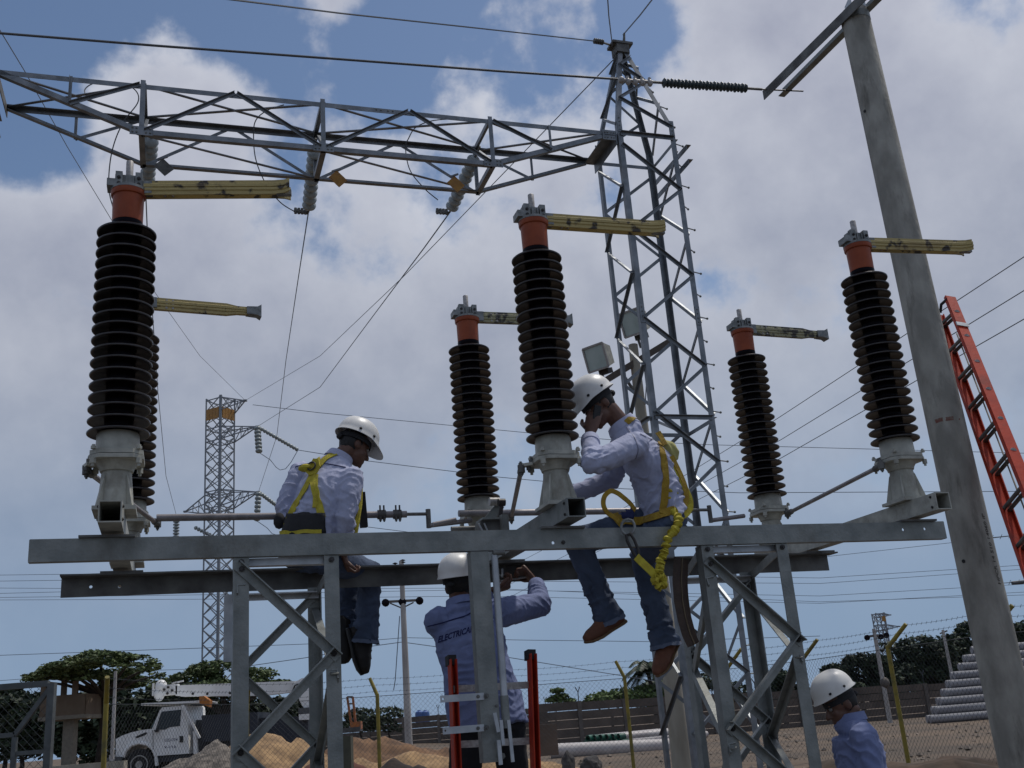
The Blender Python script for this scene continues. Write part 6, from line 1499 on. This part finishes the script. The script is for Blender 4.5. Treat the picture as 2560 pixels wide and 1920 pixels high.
# --- man on the phone, seated on the front beam
j = dict(pel=onb(1664, 1284, .10), chest=onb(1634, 1180, .14), neck=onb(1556, 1066, .15), head=onb(1497, 1014, .15),
         LS=onb(1592, 1112, .0), LE=onb(1482, 1160, -.11), LW=onb(1474, 1088, .05), RS=onb(1560, 1108, .32), RE=onb(1530, 1196, .40), RW=onb(1424, 1240, .42),
         LH=onb(1655, 1318, .03), RH=onb(1630, 1306, .20), RK=onb(1440, 1352, .36), LK=onb(1606, 1392, .40), RA=onb(1522, 1542, .40), LA=onb(1662, 1606, .38), RT=onb(1450, 1586, .38), LT=onb(1640, 1652, .34))
hf2 = -A*.80 + B*.08 - Z*.55
m2, sv, tv, fr2 = person('man seated on the front beam holding a phone to his ear, brown shoes hanging', j, hf2, Z + hf2*.4, shirt_a, jeans, boot_b,
    hands={'L': (onb(1488, 1026, .06)-j['LW'], B*.75 + A*.45, .42, 1), 'R': (j['RW']-j['RE'], -Z, .7, 1)}, sole=sole_t, cuff_roll=(.25, .1), girth=1.08, sl=1.05, hs=1.12, peak=.75,
    folds_extra=[(onb(1690, 1240, .1), .16, (Z*.8 + A*.5).normalized(), 62, .012), (onb(1650, 1190, -.05), .18, (Z*.7 - A*.6).normalized(), 45, .009)])
ph = onb(1492, 1032, .045)
t = thing('phone', 'dark mobile phone held to the ear of the man on the front beam', 'phone', ph)
MB().bar(ph - (A*.25+Z*.9)*.045, ph + (A*.25+Z*.9)*.045, .016, .038, A).build('handset', black_rub, t)
bv = [sv, tv]
worn_strap(m2, hv, bv, [(1566, 1058), (1574, 1050), (1584, 1045)], .036, strap_o)
worn_strap(m2, hv, bv, [(1530, 1290), (1560, 1302), (1600, 1304), (1650, 1290), (1690, 1272)], .045, strap_o, .008)
worn_strap(m2, hv, bv, [(1528, 1268), (1540, 1296), (1560, 1316)], .045, strap_o, .012)
belt_patch(m2, 'hip_pad', bv, [(1552, 1246), (1586, 1252), (1586, 1300), (1556, 1300)], strap_n, .014, 8, 8)
worn_strap(m2, hv, bv, [(1575, 1226), (1556, 1240), (1548, 1262)], .04, strap_o, .012)
worn_strap(m2, 'armhole_seam', [sv], [(1566, 1068), (1588, 1096), (1596, 1125), (1588, 1150)], .005, mat('seam shade', (.26, .27, .37)), .0003)
worn_strap(m2, 'back_seam', [sv], [(1600, 1085), (1630, 1100), (1650, 1095)], .005, MATS['seam shade'], .0003)
# looped waist strap standing out in front
pts = cr([onb(x, y, b_) for x, y, b_ in ((1588, 1276, -.05), (1574, 1258, -.10), (1558, 1244, -.13), (1543, 1233, -.14), (1526, 1228, -.15), (1511, 1241, -.15), (1508, 1262, -.15), (1517, 1281, -.14), (1534, 1293, -.11), (1548, 1304, -.09))], 6)
ribbon(m2, 'loose_strap', pts, [-B]*len(pts), .025, strap_o, .006)
worn_strap(m2, hv, bv, [(1652, 1120), (1660, 1160), (1664, 1210), (1662, 1250), (1656, 1292)], .040, strap_o, .008)
worn_strap(m2, hv, bv, [(1640, 1090), (1652, 1118)], .036, strap_o, .006)
# gear bundle and straps hanging down his back
def pr_(p_, k): return onb(*p_[:2], p_[2])
bl = MB(); bp = [(1648, 1105, .06), (1664, 1118, .06), (1676, 1136, .06), (1682, 1155, .06)]
bl.tube([onb(*p) for p in bp], [.030, .05, .056, .035], 12)
blob('shock_pack', bl, .008, 2, mat('pale yellow pack', (.42, .40, .16), (.34, .31, .10), rough=.85), m2, [(onb(1670, 1130, .0), .1, (Z+A).normalized(), 90, .008)], (.004, 20))
for pts_, wd, m_ in (([(1678, 1140), (1700, 1182), (1714, 1218), (1717, 1248), (1708, 1270)], .030, strap_o), ([(1672, 1165), (1678, 1215), (1670, 1258), (1678, 1292)], .026, strap_y), ([(1690, 1170), (1712, 1212), (1730, 1250), (1728, 1276)], .020, strap_y), ([(1644, 1080), (1654, 1095), (1662, 1112)], .035, strap_o), ([(1660, 1150), (1665, 1200), (1664, 1250), (1658, 1300)], .040, strap_o), ([(1680, 1158), (1684, 1200), (1680, 1250)], .022, strap_y), ([(1684, 1158), (1704, 1200), (1718, 1235), (1726, 1258), (1720, 1282), (1706, 1290)], .036, strap_y), ([(1686, 1230), (1694, 1262), (1702, 1292)], .036, strap_o)):
    pts = [onb(x, y, -.0 - .008*i_) for i_, (x, y) in enumerate(pts_)]; pts = [p.lerp(q, f_/4) for p, q in zip(pts, pts[1:]) for f_ in range(4)] + [pts[-1]]
    for _ in range(3): pts = [pts[0]] + [(pts[i-1]+pts[i]*2+pts[i+1])/4 for i in range(1, len(pts)-1)] + [pts[-1]]
    ribbon(m2, 'hanging_strap', pts, [(-B + A*.25*math.sin(i*.35)).normalized() for i in range(len(pts))], wd, m_, .004)
mb = MB()
for x, y, r in ((1668, 1228, .030), (1676, 1244, .024), (1690, 1232, .018), (1672, 1262, .022)): mb.ball(onb(x, y, -.03), (r, r*.8, r*.7), 10)
blob('strap_knot', mb, .006, 2, strap_y, m2, [(onb(1672, 1240, -.03), .08, (Z+A).normalized(), 120, .006)], (.005, 30))
# shirred shock absorbing lanyard
t = thing('lanyard', 'gathered yellow safety lanyard looping down from the man on the phone to a steel hook', 'lanyard', onb(1660, 1380, -.1))
lp = [(1676, 1235, .0), (1680, 1262, -.02), (1684, 1280, -.06), (1697, 1298, -.10), (1690, 1320, -.12), (1672, 1345, -.125), (1662, 1375, -.125), (1654, 1400, -.125), (1647, 1425, -.12), (1650, 1440, -.12), (1662, 1452, -.12), (1652, 1466, -.12), (1640, 1458, -.12), (1634, 1444, -.12)]
pts = [onb(*p) for p in lp]
cp = cr(pts, 12); cp = [p + V((noise.noise(V((i*.37, 1, 0))), 0, noise.noise(V((i*.37, 5, 0)))))*.010 for i, p in enumerate(cp)]; rr = [.020 + .007*math.sin(i*1.05 + 4.5*noise.noise(V((i*.21, 0, 0)))) + .010*noise.noise(V((i*.55, 3, 0))) for i in range(len(cp))]
MB().tube(cp, rr, 12).build('gathered_sleeve', strap_y, t)
w1 = cr([onb(*p) for p in ((1590, 1392, -.12), (1606, 1408, -.12), (1624, 1425, -.12), (1638, 1440, -.12))], 6); ribbon(t, 'flat_webbing', w1, [-B]*len(w1), .042, strap_y, .006)
hk = onb(1584, 1364, -.115)
mb = MB(); mb.tube([onb(x, y, -.115) for x, y in ((1592, 1396), (1580, 1376), (1568, 1352), (1566, 1338), (1576, 1334), (1586, 1350), (1596, 1376), (1597, 1392))], .0085, 8); mb.build('snap_hook', dark_bolt, t)
mb = MB(); mb.tube([onb(1570 + 17*math.sin(a_*.5236), 1318 + 20*math.cos(a_*.5236), -.105) for a_ in range(13)], .0075, 8); mb.bar(onb(1557, 1302, -.1), onb(1584, 1302, -.1), .012, .014); mb.build('d_ring', alu, t)

# --- man on the ladder, back to us
j = dict(pel=onb(1218, 1790, .52), chest=onb(1180, 1620, .56), neck=onb(1152, 1514, .60), head=onb(1150, 1464, .66),
         LS=onb(1096, 1556, .58), LE=onb(1150, 1560, .88), LW=onb(1222, 1478, .97), RS=onb(1242, 1534, .62), RE=onb(1350, 1512, .74), RW=onb(1340, 1458, .93),
         LH=onb(1172, 1802, .54), RH=onb(1268, 1796, .54))
for s_, dx in (('L', -.05), ('R', .03)):
    j[s_+'K'] = j[s_+'H'] - Z*.43 + A*dx + B*.05; j[s_+'A'] = j[s_+'K'] - Z*.42 - B*.03; j[s_+'T'] = j[s_+'A'] - Z*.04 - B*.12 + B*.30
hf3 = A*.62 + B*.68 + Z*.12
m3, sv, tv, fr3 = person('man in a blue shirt lettered ELECTRICAR standing on the red ladder', j, hf3, Z - hf3*.12, shirt_b, black_t, boot_d,
    hands={'R': (B*.35 + Z*.75 - A*.45, B*.2 - A*.75, 1.25, -1), 'L': (A*.9 + Z*.15, Z, .9, 1)}, girth=1.12, hem=1.18, sl=1.15, hs=1.2, drop=.07, cuff_roll=(0, .0), chest_k=1.0,
    folds_extra=[(onb(1150, 1690, .4), .12, (Z + A*.4).normalized(), 85, .009), (onb(1290, 1560, .5), .12, (Z*.5 + A*.8).normalized(), 60, .008)])
def place_shirt(u, v):
    x0, y0, x1, y1 = 1095, 1607, 1185, 1578; x, y = x0 + (x1-x0)*u, y0 + (y1-y0)*u; h = sv.ray_cast(CAM, ray(x + v*3, y - v*22).normalized())
    return h[0] + h[1]*.0022 if h[0] is not None else None
decal_text('ELECTRICAR', place_shirt, ink_b, 'shirt_lettering', m3, .03)
worn_strap(m3, 'yoke_seam', [sv], [(1070, 1566), (1110, 1556), (1165, 1540), (1182, 1530)], .006, ink_b, .0005)
tl_ = thing('spanner', 'thin spanner held in both hands of the man on the ladder', 'spanner', onb(1285, 1448, .99))
MB().tube([onb(1250, 1453, .99), onb(1335, 1440, .96)], .0055, 8).build('shank', rod_m, tl_)
MB().ball(onb(1248, 1453, .99), .013, 8).build('jaw', rod_m, tl_)
tb = thing('anchor_bolt', 'bright pair of bolts by the hands of the man on the ladder', 'bolt', onb(1250, 1432, .98))
for dx in (-5, 6): mb = MB(); mb.tube([onb(1250+dx, 1422, 1.0), onb(1250+dx, 1443, 1.0)], .007, 8); bolt(mb, onb(1250+dx, 1436, 1.0), -Z, .013, .014); mb.build('bolt', galv_new, tb)
# red stepping ladder
t = thing('red_ladder', 'red ladder with black end caps between the hanging post and man in lettered shirt', 'ladder', L(1.85, .25, 0))
for (x0, y0, x1, y1, yb) in ((1127, 1652, 1138, 1915, 1127), (1325, 1638, 1334, 1915, 1325)):
    p, q = onb(x0, y0, .24), onb(x1, y1, .20); d = (q-p).normalized(); q = p + d*((p.z-.02)/-d.z)
    ra_ = MB(); ra_.bar(p, q, .030, .010, A if False else B); sd_ = d.cross(B).normalized()
    ra_ = MB(); ra_.box((p+q)/2, ((q-p).length, .034, .009), (d, sd_, d.cross(sd_))).box((p+q)/2 + sd_*.0145 + d.cross(sd_)*.035, ((q-p).length, .006, .06), (d, sd_, d.cross(sd_))).box((p+q)/2 - sd_*.0145 + d.cross(sd_)*.035, ((q-p).length, .006, .06), (d, sd_, d.cross(sd_)))
    ra_.build('rail', red_fg, t); MB().box(p - d*.0, (.05, .042, .07), (d, sd_, d.cross(sd_))).build('end_cap', black_rub, t)
p0, q0 = onb(1127, 1652, .24), onb(1138, 1915, .20); p1, q1 = onb(1325, 1638, .24), onb(1334, 1915, .20)
da_, db_ = (q0-p0).normalized(), (q1-p1).normalized()
for k, (ya, yb) in enumerate(((1723, 1712), (1862, 1852))):
    a_ = onb(1132, ya, .23); b_ = onb(1330, yb, .23)
    if k == 0: first = (a_, b_)
    MB().bar(a_, b_, .03, .034).build('rung', rod_m, t)
for k in range(2, 6):
    st_ = .30; a_ = first[0] + da_*st_*k; b_ = first[1] + db_*st_*k; MB().bar(a_, b_, .03, .034).build('rung', rod_m, t)

# --- man at the lower right
F4 = lambda x, y, yy=6.2: at(x, y, yy)
j = dict(head=F4(2101, 1760), neck=F4(2126, 1802), chest=F4(2148, 1885, 6.2), LS=F4(2160, 1843, 6.02), RS=F4(2134, 1835, 6.38))
ch4 = j['chest']; j['pel'] = ch4 - Z*.36 + X*.02; gz4 = G(ch4.x, ch4.y)
for s_, y_ in (('L', -.16), ('R', .16)):
    sh = j[s_+'S']; j[s_+'E'] = sh + V((.0, y_*.25, -.28)); j[s_+'W'] = j[s_+'E'] + V((-.12, .0, -.20)); hp_ = j['pel'] + V((0, y_*.6, -.05)); j[s_+'H'] = hp_
    j[s_+'A'] = V((hp_.x, hp_.y, gz4+.10)); j[s_+'K'] = (hp_ + j[s_+'A'])/2 - X*.03; j[s_+'T'] = j[s_+'A'] + V((-.18, 0, -.05))
hf4 = -X*.93 - Y*.06 - Z*.40
m4, sv4, _, _ = person('man in a blue shirt standing at the lower right, looking down to the left', j, hf4, Z + hf4*.35, shirt_b, black_t, boot_d,
    girth=1.06, chest_k=1.05, sl=1.08, peak=.15, hup=.022, hat=.92, folds_extra=[(F4(2150, 1890, 6.0), .11, (Z*.6 + X*.8).normalized(), 55, .013), (F4(2175, 1890, 6.1), .1, X, 50, .01)])
